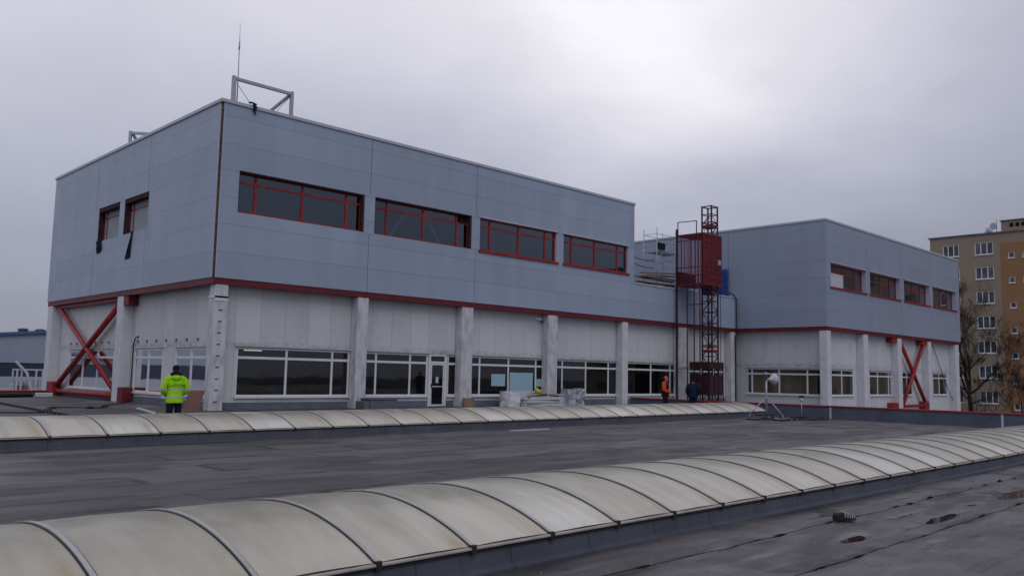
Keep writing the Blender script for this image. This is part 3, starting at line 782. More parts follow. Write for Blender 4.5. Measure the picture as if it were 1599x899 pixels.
def hanging(name, label, pts, w):
    b = MB()
    rr = []
    for i, (y, z) in enumerate(pts):
        ww = w[i]
        rr.append([(-.03 - .03 * math.sin(3.1 * k + i), y + ww * (k / 5 - .5), z + .03 * math.sin(2.3 * k)) for k in range(6)] + [(-.012 + 0 * k, y + ww * (k / 5 - .5), z + .02) for k in reversed(range(6))])
    b.rings(rr)
    return tag(rebase(b.build(name, M['cloth_navy'])), label, 'cloth', 'dark cloths hanging from the side windows')
hanging('hanging_cloth', 'long narrow dark cloth hanging below the right side window', [(9.15, 8.32), (9.2, 8.0), (9.45, 7.4), (9.55, 7.0)], [.25, .2, .5, .75])
hanging('hanging_cloth', 'short dark cloth bunched below the left side window', [(13.75, 8.32), (13.75, 8.1), (13.7, 7.85), (13.75, 7.65)], [.8, .75, .9, .5])

# floodlight near the fourth column
t = thing('security_camera', 'pale camera bracket on the wall beside the fourth white column', 'camera', (20.0, .55, 4.75))
MB().tube([(20.2, .6, 4.72), (20.05, .2, 4.78), (19.4, .0, 4.80)], .03, 8).build('arm', M['steel_dark'], t)
MB().box(19.15, 19.6, -.06, .08, 4.80, 4.92).build('housing', M['galv'], t, bevel=.02)

# ------------------------------------------------------------------ construction hoist
H = thing('construction_hoist', 'dark red lattice mast hoist with its cage raised beside the link', 'hoist', (34.6, -1.6, -1.45))
mx, my, ms = 34.3, -2.0, .75
b = MB()
for (x, y) in ((mx, my), (mx + ms, my), (mx, my + ms), (mx + ms, my + ms)): b.bar((x, y, -1.45), (x, y, 13.55), .085, .085)
z = -1.3
cs = [(mx, my), (mx + ms, my), (mx + ms, my + ms), (mx, my + ms)]
k = 0
while z < 13.5:
    for i in range(4):
        (x0, y0), (x1, y1) = cs[i], cs[(i + 1) % 4]
        b.bar((x0, y0, z), (x1, y1, z), .045, .05)
        if z + .75 < 13.55:
            if (k + i) % 2: b.bar((x0, y0, z), (x1, y1, z + .75), .03, .03)
            else: b.bar((x1, y1, z), (x0, y0, z + .75), .03, .03)
    z += .75; k += 1
for i in range(4):
    (x0, y0), (x1, y1) = cs[i], cs[(i + 1) % 4]
    b.bar((x0, y0, 13.5), (x1, y1, 13.5), .06, .07)
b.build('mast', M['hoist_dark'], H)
for z in (3.55, 7.5, 12.1):
    b = MB()
    for i in range(4):
        (x0, y0), (x1, y1) = cs[i], cs[(i + 1) % 4]
        b.bar((x0, y0, z), (x1, y1, z), .06, .16); b.bar((x0, y0, z + .3), (x1, y1, z + .3), .06, .07)
    b.build('mast_joint', M['hoist'], H)
cx0, cx1, cy0, cy1, cz0, cz1 = 32.85, 35.10, -2.30, -.16, 8.05, 11.35
b = MB().box(cx0, cx1, cy0, cy1, cz0 - .12, cz0); b.build('cage_floor', M['hoist'], H)
b = MB().box(cx0, cx1, cy0, cy1, cz1, cz1 + .10); b.bar((cx0, cy1 - .05, cz1), (cx0 + .02, cy1 + .0, cz1), .05, .2); b.build('cage_roof', M['hoist'], H)
# front mesh wall: many thin vertical bars and cross wires read as a dark red mesh
b = MB()
n = 34
for i in range(n + 1): x = cx0 + (cx1 - cx0) * i / n; b.box(x - .016, x + .016, cy0, cy0 + .02, cz0, cz1)
for i in range(9): z = cz0 + (cz1 - cz0) * i / 8; b.box(cx0, cx1, cy0 - .022, cy0 - .002, z - .03, z + .03)
b.build('cage_front', M['hoist'], H)
b = MB()
for i in range(6): x = cx0 + .1 + (cx1 - cx0 - .15) * i / 5; b.box(x - .025, x + .025, cy1 - .02, cy1, cz0, cz1)
b.box(cx0, cx1, cy1 - .025, cy1 - .003, cz0, cz0 + .9)
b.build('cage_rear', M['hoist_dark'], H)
b = MB()
for y in (cy0 + .02, cy0 + .45, (cy0 + cy1) / 2, cy1 - .02): b.box(cx0, cx0 + .05, y - .03, y + .03, cz0, cz1)
for i in range(34): y = cy0 + (cy1 - cy0) * i / 33; b.box(cx0 + .01, cx0 + .02, y - .008, y + .008, cz0, cz1)
for z in (cz0 + .55, cz0 + 1.1, cz1 - .35): b.box(cx0 + .003, cx0 + .04, cy0, cy1, z - .03, z + .03)
b.build('cage_gate', M['hoist'], H)
b = MB()
for y in (cy0 + .2, cy0 + 1.2): b.box(cx1 - .05, cx1, y - .03, y + .03, cz0, cz1)
for i in range(6): y = cy0 + .1 + (cy1 - cy0 - .15) * i / 5; b.box(cx1 - .03, cx1 - .01, y - .02, y + .02, cz0, cz1)
b.build('cage_side', M['hoist'], H)
MB().box(cx0 + .9, cx0 + 1.3, cy0 + .1, cy0 + .35, cz0 + 1.0, cz0 + 1.5).build('control_box', M['steel_dark'], H)
MB().box(34.55, 34.95, cy0 - .05, cy0 - .03, cz0 + 1.35, cz0 + 1.7).build('notice_plate', M['galv'], H)
b = MB().box(cx0 + .9, cx0 + 1.9, cy1 - .3, cy1 - .25, cz1 + .1, cz1 + 1.0)
b.v = []; b.f = []
for p, q in (((cx0, cy1 - .1, cz1), (cx0, cy1 - .1, cz1 + 1.0)), ((cx0, cy0 + .55, cz1), (cx0, cy0 + .55, cz1 + .95)), ((cx0, cy1 - .1, cz1 + .98), (cx0, cy0 + .55, cz1 + .93))): b.bar(p, q, .05, .05)
b.build('roof_rail', M['hoist_dark'], H)
b = MB()
b.bar((cx0 - .06, cy1 - .05, -1.45), (cx0 - .06, cy1 - .05, cz1 + .5), .11, .11)
for y in (-1.0, -1.55, -2.0): b.bar((cx0, y, -1.45), (cx0, y, cz0), .06, .06)
b.bar((cx1 + .12, cy0 + .2, -1.45), (cx1 + .12, cy0 + .2, cz0), .03, .03)
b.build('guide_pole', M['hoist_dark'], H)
b = MB().bar((cx0 - .05, cy1 - .2, 2.35), (cx0 + 1.2, -.3, 2.4), .14, .16); b.build('cable_duct', M['galv'], H)
b = MB()
for z0, z1 in ((.6, 1.95), (2.35, 2.8)):
    b.box(33.3, 34.95, -2.44, -2.42, z0, z1); b.box(33.28, 33.3, -2.44, -.9, z0, z1)
for x in (33.3, 33.9, 34.4, 34.95): b.box(x - .03, x + .03, -2.47, -2.445, -1.4, 2.8)
b.build('base_guard', M['hoist_dark'], H)
for p, q in (((33.1, -2.1, 4.95), (35.2, -2.1, 4.95)), ((34.6, -1.3, 6.8), (34.6, .0, 6.8)), ((34.6, -1.3, 5.35), (34.6, .03, 5.35))): MB().bar(p, q, .06, .06).build('wall_tie', M['hoist_dark'], H)

# ------------------------------------------------------------------ scaffold and clutter on the terrace behind the hoist
T = thing('scaffold_tower', 'grey tube scaffold tower standing on the terrace left of the red cage', 'scaffold', (36.3, 5, 7.4))
sx0, sx1, sy0, sy1 = 35.5, 37.9, 3.4, 4.6
for x in (sx0, sx1):
    for y in (sy0, sy1): MB().tube([(x, y, 7.4), (x, y, 12.75)], .03, 8).build('upright', M['galv'], T, True)
b = MB()
for z in (8.2, 9.3, 10.4, 11.1, 11.75, 12.3):
    for y in (sy0, sy1): b.tube([(sx0, y, z), (sx1, y, z)], .022, 6)
for z in [7.8 + .45 * i for i in range(11)]:
    for x in (sx0, sx1): b.tube([(x, sy0, z), (x, sy1, z)], .02, 6)
b.tube([(sx0, sy0, 10.4), (sx1, sy0, 12.2)], .022, 6); b.tube([(sx0, sy0, 7.8), (sx1, sy0, 10.2)], .022, 6)
b.build('rail', M['galv'], T, True)
MB().box(sx0, sx1, sy0 + .05, sy1 - .05, 10.98, 11.05).build('platform', M['galv'], T)
MB().box(sx0 + .4, sx0 + 1.2, sy0 + .1, sy0 + .3, 11.06, 11.7).build('tool_bag', M['cloth_dark'], T)
board = MB(); board.box(-1.7, 1.7, -.12, .12, 0, .05)
first = board.build('timber_board', M['wood'])
r2 = random.Random(3)
for i in range(12):
    o = first if i == 0 else first.copy()
    if i: COL.objects.link(o)
    o.location = (34.0 + r2.uniform(-1.0, 1.4), 2.2 + r2.uniform(-.7, .9), 8.05 + .095 * i); o.rotation_euler = (0, R(r2.uniform(-6, 6)), R(-28 + r2.uniform(-22, 22)))
    tag(o, 'brown timber board heaped on the terrace beside the scaffold tower', 'board', 'timber boards heaped on the terrace')
t = thing('work_trestle', 'low metal trestle carrying the heap of brown boards', 'trestle', (34, 2.2, 7.4))
for x in (33.0, 35.2):
    for y in (1.8, 2.7): MB().tube([(x, y, 7.4), (x, y, 8.0)], .03, 6).build('leg', M['galv'], t)
MB().box(32.8, 35.4, 1.7, 2.8, 8.0, 8.045).build('top', M['galv'], t)
b = MB()
wx0, wx1 = 33.9, 35.2
for x in (wx0, (wx0 + wx1) / 2, wx1): b.box(x - .035, x + .035, .35, .42, 7.4, 8.85)
b.box(wx0, wx1, .352, .418, 8.78, 8.85); b.box(wx0, wx1, .352, .418, 8.2, 8.26); b.box(wx0 + .05, wx1 - .05, .39, .75, 7.4, 8.7)
tag(rebase(b.build('white_crate', M['galv'])), 'pale framed crate at the terrace edge left of the hoist', 'crate')
b = MB(); nu, nv = 14, 12
r3 = random.Random(5)
top = []; bot = []
for j in range(nv + 1):
    for i in range(nu + 1):
        y = .62 + 2.3 * i / nu; z = 7.75 + 2.25 * j / nv
        b.v.append((40.80 - .06 * abs(math.sin(y * 4 + z * 1.3)) - r3.uniform(0, .05), y, z))
for j in range(nv):
    for i in range(nu): b.f.append((j * (nu + 1) + i, j * (nu + 1) + i + 1, (j + 1) * (nu + 1) + i + 1, (j + 1) * (nu + 1) + i))
o = b.build('blue_tarpaulin', M['blue_tarp'], None, True, fix=False); so = o.modifiers.new('thick', 'SOLIDIFY'); so.thickness = .015
tag(rebase(o), 'crumpled blue tarpaulin hung on the grey wall behind the hoist', 'tarpaulin')
for i, (z0, z1, sg) in enumerate(((10.6, 10.3, .45), (10.0, 9.7, .3))):
    pts = [(28.3 + 7.0 * q / 10, 1.5 + 2.0 * q / 10, z0 + (z1 - z0) * q / 10 - sg * math.sin(math.pi * q / 10)) for q in range(11)]
    tag(MB().tube(pts, .03, 6).build('slack_cable', M['steel_dark'], None, True), ('upper' if i == 0 else 'lower') + ' slack cable strung from the block to the scaffold', 'cable', 'slack cables to the scaffold')

# ------------------------------------------------------------------ materials stacked in front of the windows
def wrinkled(x0, x1, y0, y1, z0, z1, amp, seed, top_shift=(0, 0), n=8):
    b = MB(); rr = []
    for j in range(n + 1):
        t = j / n; ring = []
        sx, sy = top_shift[0] * t, top_shift[1] * t
        per = [(x0 + (x1 - x0) * i / n, y0) for i in range(n)] + [(x1, y0 + (y1 - y0) * i / n) for i in range(n)] + [(x1 - (x1 - x0) * i / n, y1) for i in range(n)] + [(x0, y1 - (y1 - y0) * i / n) for i in range(n)]
        for (x, y) in per:
            z = z0 + (z1 - z0) * t
            d = amp * noise.noise((x * 3 + seed, y * 3, z * 4)); e = amp * noise.noise((x * 3, y * 3 + seed, z * 4 + 5))
            ring.append((x + sx + d, y + sy + e, max(z0, z + (e * .7 if j == n else 0))))
        rr.append(ring)
    b.rings(rr); return b
tag(rebase(wrinkled(16.3, 18.7, -.5, -.15, 0, .80, .05, 3).build('insulation_stack', M['white'], None, False)), 'tall white wrapped insulation block against the papered window', 'insulation')
b = wrinkled(16.0, 16.8, -1.2, -.6, 0, .74, .07, 8, (.3, .25)); tag(rebase(b.build('plastic_sheet', M['white'])), 'white plastic sheet draped over the left end of the stack', 'sheet')
for i, (x0, x1, z0, z1, lab) in enumerate(((17.0, 19.95, 0, .17, 'bottom white panel of the low stack before the windows'), (17.05, 20.0, .19, .35, 'middle white panel of the low stack before the windows'), (17.0, 19.7, .37, .52, 'top white panel of the low stack, under brown boards'))):
    o = rebase(MB().box(x0, x1, -1.5, -.72, z0, z1).build('insulation_board', M['white'], None, bevel=.02)); o.rotation_euler.z = R((-2, 3, -4)[i]); tag(o, lab, 'panel', 'white panels stacked before the windows')
o = MB().box(-.9, .9, -.3, .3, 0, .04).build('plywood_board', M['wood']); o.location = (18.0, -1.05, .53); o.rotation_euler = (0, R(-4), R(8)); tag(o, 'brown plywood board on the white stack under the yellow bag', 'board', 'plywood boards on the stack')
o2 = o.copy(); COL.objects.link(o2); o2.location = (19.15, -1.1, .62); o2.rotation_euler = (0, R(5), R(-12)); o2['label'] = 'brown plywood board on the stack, right of the yellow bag'
b = MB().ell((18.45, -1.0, .80), .24, .16, .13, 12, 8); b.ell((18.35, -.95, .90), .12, .10, .12, 10, 7)
tag(rebase(b.build('yellow_bag', M['hivis_bag'] if 'hivis_bag' in M else grainy('yellow_green_cloth', (.42, .44, .02), .7, .2, .5, 7), None, True)), 'crumpled yellow green bag on top of the stacked boards', 'bag')
for i, (x0, x1, sh, h, lab) in enumerate(((19.75, 20.5, (.1, .3), .62, 'squat silver foil bundle right of the white stack'), (20.55, 21.3, (.25, .25), 0.92, 'tall silver foil bundle leaning at the fourth column'), (21.3, 21.95, (.3, .2), .98, 'silver foil bundle leaning beside the teal bin'))):
    tag(rebase(wrinkled(x0, x1, -1.3, -.8, 0, h, .11, 11 + i * 3, sh).build('foil_bundle', M['foil'], None)), lab, 'bundle', 'foil bundles by the fourth column')
b = MB(); b.rings([[(22.25 + r * math.cos(t * math.pi / 8), -.75 + r * math.sin(t * math.pi / 8), z) for t in range(16)] for r, z in ((.20, 0), (.25, .85), (.28, .86), (.28, .92), (.05, .95))])
tag(rebase(b.build('teal_bin', M['teal'], None, True)), 'dark teal bin standing at the right end of the material pile', 'bin')
b = MB().box(7.25, 8.75, -1.15, -.35, 0, .44); b.box(7.2, 8.8, -1.2, -.3, .442, .49); b.box(6.95, 7.24, -1.1, -.4, 0, .36)
tag(rebase(b.build('grey_cabinet', M['grey_box'], None, bevel=.015)), 'low grey metal cabinet beside the second column', 'cabinet')
b = MB(); b.bar((14.1, -.28, .0), (14.1, -.05, .46), .80, .03, (1, 0, 0)); b.v = []; b.f = []
b.add([(13.7, -.30, 0), (14.5, -.30, 0), (14.5, -.12, .45), (13.7, -.12, .45), (13.7, -.27, 0), (14.5, -.27, 0), (14.5, -.09, .45), (13.7, -.09, .45)], [(0, 1, 2, 3), (7, 6, 5, 4), (0, 4, 5, 1), (1, 5, 6, 2), (2, 6, 7, 3), (3, 7, 4, 0)])
tag(rebase(b.build('brown_panel', M['wood'])), 'small brown panel leaning on the foot of the third column', 'panel')
b = MB(); b.add([(-1.20, -.72, 0), (-.62, -.72, 0), (-.10, -.12, .82), (-.78, -.12, .82), (-1.20, -.69, 0), (-.62, -.69, 0), (-.10, -.09, .82), (-.78, -.09, .82)], [(0, 1, 2, 3), (7, 6, 5, 4), (0, 4, 5, 1), (1, 5, 6, 2), (2, 6, 7, 3), (3, 7, 4, 0)])
o = b.build('hardboard_sheet', M['wood_red']); tag(rebase(o), 'reddish brown board propped at the corner column beside the worker', 'board')
o = MB().bar((-1.93, 1.95, .05), (-2.6, -1.4, .03), .12, .05).build('white_plank', M['white']); tag(rebase(o), 'white plank lying on the deck left of the worker', 'plank')
for (x0, x1, z0, z1, lab) in ((16.35, 17.4, 1.06, 1.72, 'pale blue sheet taped to the middle window, left of the largest'), (17.75, 19.6, .62, 1.82, 'largest pale blue sheet covering the window behind the white stack'), (19.9, 20.45, 1.05, 1.48, 'smallest pale blue sheet on the narrow pane by the column')):
    tag(rebase(MB().box(x0, x1, .570, .576, z0, z1).build('window_film', M['paper'])), lab, 'sheet', 'pale blue sheets on the window')
tag(rebase(MB().box(12.44, 12.62, .575, .580, 1.2, 1.5).build('paper_notice', M['white'])), 'small white notice stuck on the glass door', 'notice')

# ------------------------------------------------------------------ dish antenna and conductors on the deck
D = thing('dish_antenna', 'white drum antenna on a tripod mast near the end of the far skylight', 'antenna', (17.85, -15.0, 0))
px, py = 17.85, -15.0
MB().tube([(px, py, .05), (px, py, 2.02)], .045, 12).build('mast', M['galv'], D, True)
for k in range(3):
    a = R(25 + 120 * k)
    MB().tube([(px, py, .98), (px + .78 * math.cos(a), py + .78 * math.sin(a), .22)], .022, 8).build('strut', M['galv'], D, True)
    MB().box(px + .62 * math.cos(a) - .25, px + .62 * math.cos(a) + .25, py + .62 * math.sin(a) - .2, py + .62 * math.sin(a) + .2, -.03, .05).build('ballast', M['black'], D, bevel=.01)
    MB().tube([(px + .78 * math.cos(a), py + .78 * math.sin(a), .05), (px + .78 * math.cos(a), py + .78 * math.sin(a), .24)], .02, 6).build('foot', M['galv'], D, True)
MB().box(px - .7, px + .5, py - .12, py + .12, .19, .24).build('base_plate', M['black'], D)
ax = Vector((.88, -.42, .04)).normalized(); c0 = Vector((px + .12, py - .05, 1.72))
MB().tube([c0 - ax * .02, c0 + ax * .12, c0 + ax * .16, c0 + ax * .21, c0 + ax * .31], [.07, .085, .10, .215, .24], 24).build('dish', M['white'], D, True)
MB().tube([c0 + ax * .31, c0 + ax * .335, c0 + ax * .35], [.24, .225, .10], 24).build('radome', M['white'], D, True)
MB().box(px - .28, px - .03, py - .08, py + .12, 1.72, 1.93).build('radio_unit', M['steel_dark'], D)

def conductor(label, pts, step, group, wire=.012, block=.07, mt=None):
    """wire lying on small black holders"""
    t = thing('roof_conductor', label, 'lightning conductor', pts[0], 0, group)
    V = [Vector(p) for p in pts]; pos = []
    acc = 0.0
    for a, b_ in zip(V[:-1], V[1:]):
        L = (b_ - a).length
        while acc <= L: pos.append(a + (b_ - a) * acc / L); acc += step
        acc -= L
    MB().tube([(v.x, v.y, deck_z(v.x, v.y) + block * 1.15) for v in V], wire, 6).build('wire', mt or M['steel_dark'], t, True)
    for p in pos:
        z = deck_z(p.x, p.y)
        b = MB(); b.rings([[(p.x + sx * w, p.y + sy * w, z + h) for sx, sy in ((-1, -1), (1, -1), (1, 1), (-1, 1))] for w, h in ((.085, -.02), (.085, .02), (.045, block), (.03, block * 1.25))])
        b.build('holder', M['black'], t)
    return t
conductor('straight row of black conductor holders crossing the deck at far left', [(-5.0, 12, 0), (-5.3, 8.0, 0), (-5.6, 2.0, 0), (-5.85, -3.0, 0)], .55, 'lightning conductors on the deck')
conductor('conductor wire on black holders running from dish antenna to parapet', [(17.4, -15.95, 0), (19.0, -15.85, 0), (20.7, -15.55, 0), (23.4, -14.9, 0), (25.6, -14.0, 0)], .62, 'lightning conductors on the deck')
conductor('second conductor wire beyond the dish, closer to the parapet', [(19.5, -13.2, 0), (21.5, -13.1, 0), (24.0, -12.6, 0), (27.5, -13.0, 0)], 1.3, 'lightning conductors on the deck')
pts = [(.3, 8.9, .03), (-1.2, 6.5, .04), (-2.1, 5.1, .05), (-2.6, 3.6, .03), (-3.4, 3.1, .05), (-4.0, 4.0, .03), (-4.9, 3.2, .05), (-5.5, 1.0, .03), (-6.4, .2, .03), (-8, 1.5, .03)]
tag(MB().tube(curve(pts, 4), .022, 8).build('loose_cable', M['black'], None, True), 'thick black cable snaking over the deck from the red brace foot', 'cable')
blk = MB().rings([[(sx * w, sy * w * .7, h) for sx, sy in ((-1, -1), (1, -1), (1, 1), (-1, 1))] for w, h in ((.13, -.01), (.12, .04), (.08, .08))]).build('rubber_block', M['black'])
for i, (x, y) in enumerate(((-2.3, 4.6), (-3.3, 3.3), (-4.6, 3.5), (-5.35, 1.6))):
    o = blk if i == 0 else blk.copy()
    if i: COL.objects.link(o)
    o.location = (x, y, .01); o.rotation_euler.z = i * .7
    tag(o, 'black rubber block holding down the thick black cable', 'block', 'rubber blocks along the black cable')
for i, (p, q, lab) in enumerate((((-9.0, 17.5, .07), (-1.4, 18.6, .07), 'long black pipe lying before the left parapet, farther of two'), ((-7.0, 15.0, .07), (-1.7, 17.2, .07), 'black pipe lying before the left parapet, nearer of two'))):
    tag(rebase(MB().tube([p, q], .09, 10).build('black_pipe', M['black'], None, True)), lab, 'pipe', 'black pipes by the left parapet')
tag(rebase(MB().box(-1.5, -.75, 17.0, 17.5, 0, .22).build('white_block', M['white'], None, bevel=.03)), 'short white block at the end of the black pipes', 'block')
t = thing('sensor_post', 'slim post with white head standing on the deck before the right parapet', 'post', (26.2, -12.4, -.25))
MB().tube([(26.2, -12.4, -.26), (26.2, -12.4, .65)], .02, 8).build('stem', M['galv'], t, True)
MB().ell((26.2, -12.4, .70), .09, .09, .09, 10, 7).build('head', M['white'], t, True)
for dx in (-.14, .14): MB().box(26.2 + dx - .06, 26.2 + dx + .06, -12.45, -12.35, .80, .92).build('cap', M['steel_dark'], t)
MB().box(25.9, 26.5, -12.65, -12.15, -.27, -.17).build('foot', M['black'], t)
o = MB().box(2.75, 4.4, -14.95, -14.78, 0.005, .03).build('pale_strip', M['coping']); tag(rebase(o), 'pale strip lying on the dark deck beside the far skylight curb', 'strip')
# the small black thing on the wet roof
b = MB(); b.rings([[(x, sy * w, z) for sy, w, z in ((-1, .055, .0), (1, .055, .0), (1, .05, h * .8), (1, .035, h), (-1, .035, h), (-1, .05, h * .8))] for x, h in ((-.15, .07), (-.13, .10), (-.02, .105), (.08, .085), (.14, .05), (.155, .03))])
t = thing('black_brush', 'small black ribbed block lying on the wet roof beside the near skylight', 'brush')
b.build('block', M['black'], t, bevel=.006)
for i in range(6):
    x = -.02 + i * .028
    MB().box(x, x + .008, -.056, .04, .045 - .004 * i, .118 - .011 * i).build('bristle', M['white'], t)
t.scale = (.88, .88, .88); t.location = (-4.93, -28.52, .012); t.rotation_euler.z = R(-32)

# ------------------------------------------------------------------ neighbouring buildings
A = thing('apartment_building', 'tall beige and ochre apartment block behind the bare tree on the right', 'building', (95, -3, -6))
X = 95.0
rows = [18.62 - 2.95 * i for i in range(8)]
ho = []
for z in rows:
    ho += [(-2.38, -.36, z - 1.5, z), (1.38, 3.25, z - 1.5, z)]
MB().wall('x', X, X + .3, -3.15, 4.72, -6, 19.55, ho).build('beige_wall', M['beige'], A)
so_ = []
for z in rows:
    for y in (-4.62, -6.1): so_.append((y - 0, y + .68, z - 2.15, z - 1.4))
MB().wall('x', X - .02, X + .28, -9.5, -3.152, -6, 18.35, so_).build('ochre_wall', M['ochre'], A)
MB().box(X, X + .3, -9.5, -3.152, 18.352, 19.55).build('upper_band', M['beige'], A)
MB().wall('x', X, X + .3, -60, -9.502, -6, 19.55, [(y, y + 2, z - 1.5, z) for z in rows for y in (-17, -13)]).build('beige_wall', M['beige'], A)
b = MB().box(X + .3, X + 14, -60, -59.7, -6, 19.55); b.box(X + .3, X + 14, 4.42, 4.72, -6, 19.55); b.box(X + 13.7, X + 14, -59.7, 4.42, -6, 19.55); b.build('side_wall', M['beige'], A)
MB().box(X - .15, X + 14.2, -60.2, 4.9, 19.56, 19.72).build('roof', M['plinth'], A)
MB().box(X + .6, X + 13.5, -59.6, 4.3, -5, 19.4).build('inner_core', M['interior'], A)
MB().box(X + .5, X + 7, -12, -3.2, 19.72, 21.0).build('roof_house', M['beige'], A)
MB().box(X + .35, X + 7.2, -12.2, -3.1, 21.0, 21.12).build('roof_house_cap', M['plinth'], A)
for i in range(6): MB().box(X + .46, X + .498, -4.5 - .62 * i, -4.1 - .62 * i, 20.25, 20.7).build('vent', M['dark'], A)
def flat_window(y0, y1, z0, z1, nm):
    b = MB(); w = .1
    b.box(X + .06, X + .14, y0, y1, z0, z0 + w); b.box(X + .06, X + .14, y0, y1, z1 - w, z1)
    for i in range(nm + 1):
        y = y0 + (y1 - y0) * i / nm; yy = min(max(y, y0 + w / 2), y1 - w / 2)
        b.box(X + .062, X + .138, yy - w / 2, yy + w / 2, z0 + w, z1 - w)
    f = b.build('window', M['white_frame'], A)
    g = MB(); g.add([(X + .1, y0, z0), (X + .1, y1, z0), (X + .1, y1, z1), (X + .1, y0, z1)], [(0, 1, 2, 3)]); g.build('glass', M['glass_apt'], f, fix=False)
    MB().box(X - .1, X + .058, y0 - .06, y1 + .06, z0 - .07, z0 - .004).build('sill', M['white_frame'], f)
M['glass_apt'] = grainy('apartment_glass', (.06, .065, .08), .08, .5, .9, .9)
for z in rows:
    flat_window(-2.38, -.36, z - 1.5, z, 3); flat_window(1.38, 3.25, z - 1.5, z, 3)
    for y in (-4.62, -6.1): flat_window(y, y + .68, z - 2.15, z - 1.4, 1)
    for y in (-17, -13): flat_window(y, y + 2, z - 1.5, z, 3)
b = MB()
for z in rows:
    for y in (-22, -27, -32, -37, -42, -47, -52, -57):
        b.box(X - .04, X - .002, y, y + 2, z - 1.5, z)
o = b.build('side_windows', M['glass_apt'], A); o['kind'] = 'stuff'
for z in rows[1:]: MB().box(X - 1.0, X - .002, 1.0, 2.0, z - 2.6, z - 1.6).build('balcony', M['beige'], A)
for dy, an in ((0, -.5), (.45, .2)):
    b = MB().tube([(X + 3, -.9 - dy, 19.7), (X + 3, -.9 - dy, 20.2), (X + 3, -.9 - dy + an * .5, 20.75)], [.2, .22, .3], 10); b.build('roof_ventilator', M['galv'], A, True)
MB().tube([(X + .4, -2.75, 19.7), (X + .4, -2.75, 21.3)], .04, 6).build('antenna_mast', M['galv'], A)
MB().tube([(X + .3, -2.45, 20.5), (X + .2, -2.42, 20.5)], [.42, .40], 16).build('satellite_dish', M['galv'], A)

G = thing('industrial_hall', 'distant grey hall with blue roof edge seen left of the factory', 'building', (10, 60, -6))
yF = 60.0
def gable_z(x): return 5.0 - .15 * abs(x - 10.3)
gx = [-50, 10.3, 40]
b = MB(); b.rings([[(x, yF, gable_z(x) - .12) for x in gx] + [(40, yF, 1.9), (-50, yF, 1.9)], [(x, yF + 40, gable_z(x) - .12) for x in gx] + [(40, yF + 40, 1.9), (-50, yF + 40, 1.9)]])
for i in range(len(b.v)): b.v[i] = (b.v[i][0], b.v[i][1], max(b.v[i][2], -5.9))
b.v = []; b.f = []
def gz(x): return max(gable_z(x) - .12, 2.3)
gx = [-16, 10.3, 37]
b.rings([[(x, yF, gz(x)) for x in gx] + [(37, yF, 1.9), (-16, yF, 1.9)], [(x, yF + 40, gz(x)) for x in gx] + [(37, yF + 40, 1.9), (-16, yF + 40, 1.9)]])
b.build('upper_wall', M['hall'], G)
MB().box(-15.9, 36.9, yF + .1, yF + 40, .55, 1.9).build('window_band', M['hall_dark'], G)
MB().box(-16, 37, yF - .05, yF + 40, -6, .548).build('base_wall', M['hall_pale'], G)
b = MB(); b.bar((-16.2, yF - .15, gz(-16) + .12), (10.3, yF - .15, 5.02), .3, .28); b.bar((10.3, yF - .15, 5.02), (37.2, yF - .15, gz(37) + .12), .3, .28); b.build('roof_edge', M['hall_blue'], G)
MB().box(-120, -16.1, yF + 2, yF + 40, 2.0, 6.4).build('annex_wall', M['hall'], G)
MB().box(-119.8, -16.3, yF + 2.1, yF + 39.9, .4, 1.998).build('annex_windows', M['hall_dark'], G)
MB().box(-120, -16.1, yF + 2, yF + 40, -6, .398).build('annex_base', M['hall_pale'], G)
for x in (9.3, 10.9): MB().tube([(x, yF + 3, 4.6), (x, yF + 3, 5.15), (x, yF + 3, 5.3), (x, yF + 3, 5.42)], [.45, .45, .55, .3], 12).build('roof_ventilator', M['hall_dark'], G, True)
MB().box(5.6, 7.6, yF + 8, yF + 10, 4.0, 4.95).build('roof_unit', M['plinth'], G)

K = thing('equipment_rack', 'white metal rack full of clutter beyond the left parapet', 'rack', (3.6, 38, -.28))
kx0, kx1, ky = 2.75, 4.85, 38
b = MB()
for x in (kx0, kx0 + .3, kx0 + 1.3, kx0 + 1.75, kx1): b.box(x - .05, x + .05, ky - .05, ky + .05, -.28, 1.35)
b.box(kx0, kx1, ky - .052, ky + .052, 1.3, 1.4); b.box(kx0, kx0 + .6, ky - .05, ky + .05, .6, .66)
for x in (kx0, kx1): b.box(x - .05, x + .05, ky + 1.1, ky + 1.2, -.28, 1.35); b.box(x - .04, x + .04, ky, ky + 1.15, 1.302, 1.39)
b.build('frame', M['white'], K)
MB().tube([(kx0 - .2, ky - .2, 1.95), (kx0 + .6, ky - .2, 1.1), (kx0 + 1.0, ky - .2, -.2)], .09, 8).build('leaning_pole', M['white'], K)
b = MB(); r5 = random.Random(9)
for i in range(60):
    p = Vector((r5.uniform(kx0, kx1), ky + r5.uniform(.1, 1), r5.uniform(-.25, .3))); q = p + Vector((r5.uniform(-.4, .4), r5.uniform(-.2, .2), r5.uniform(.2, .8)))
    b.tube([p, (p + q) / 2 + Vector((r5.uniform(-.15, .15), 0, 0)), q], .022, 5)
b.build('clutter', M['galv'], K)
MB().box(kx0 + .1, kx0 + .8, ky + .1, ky + .9, -.28, .15).build('crate', M['wood'], K)

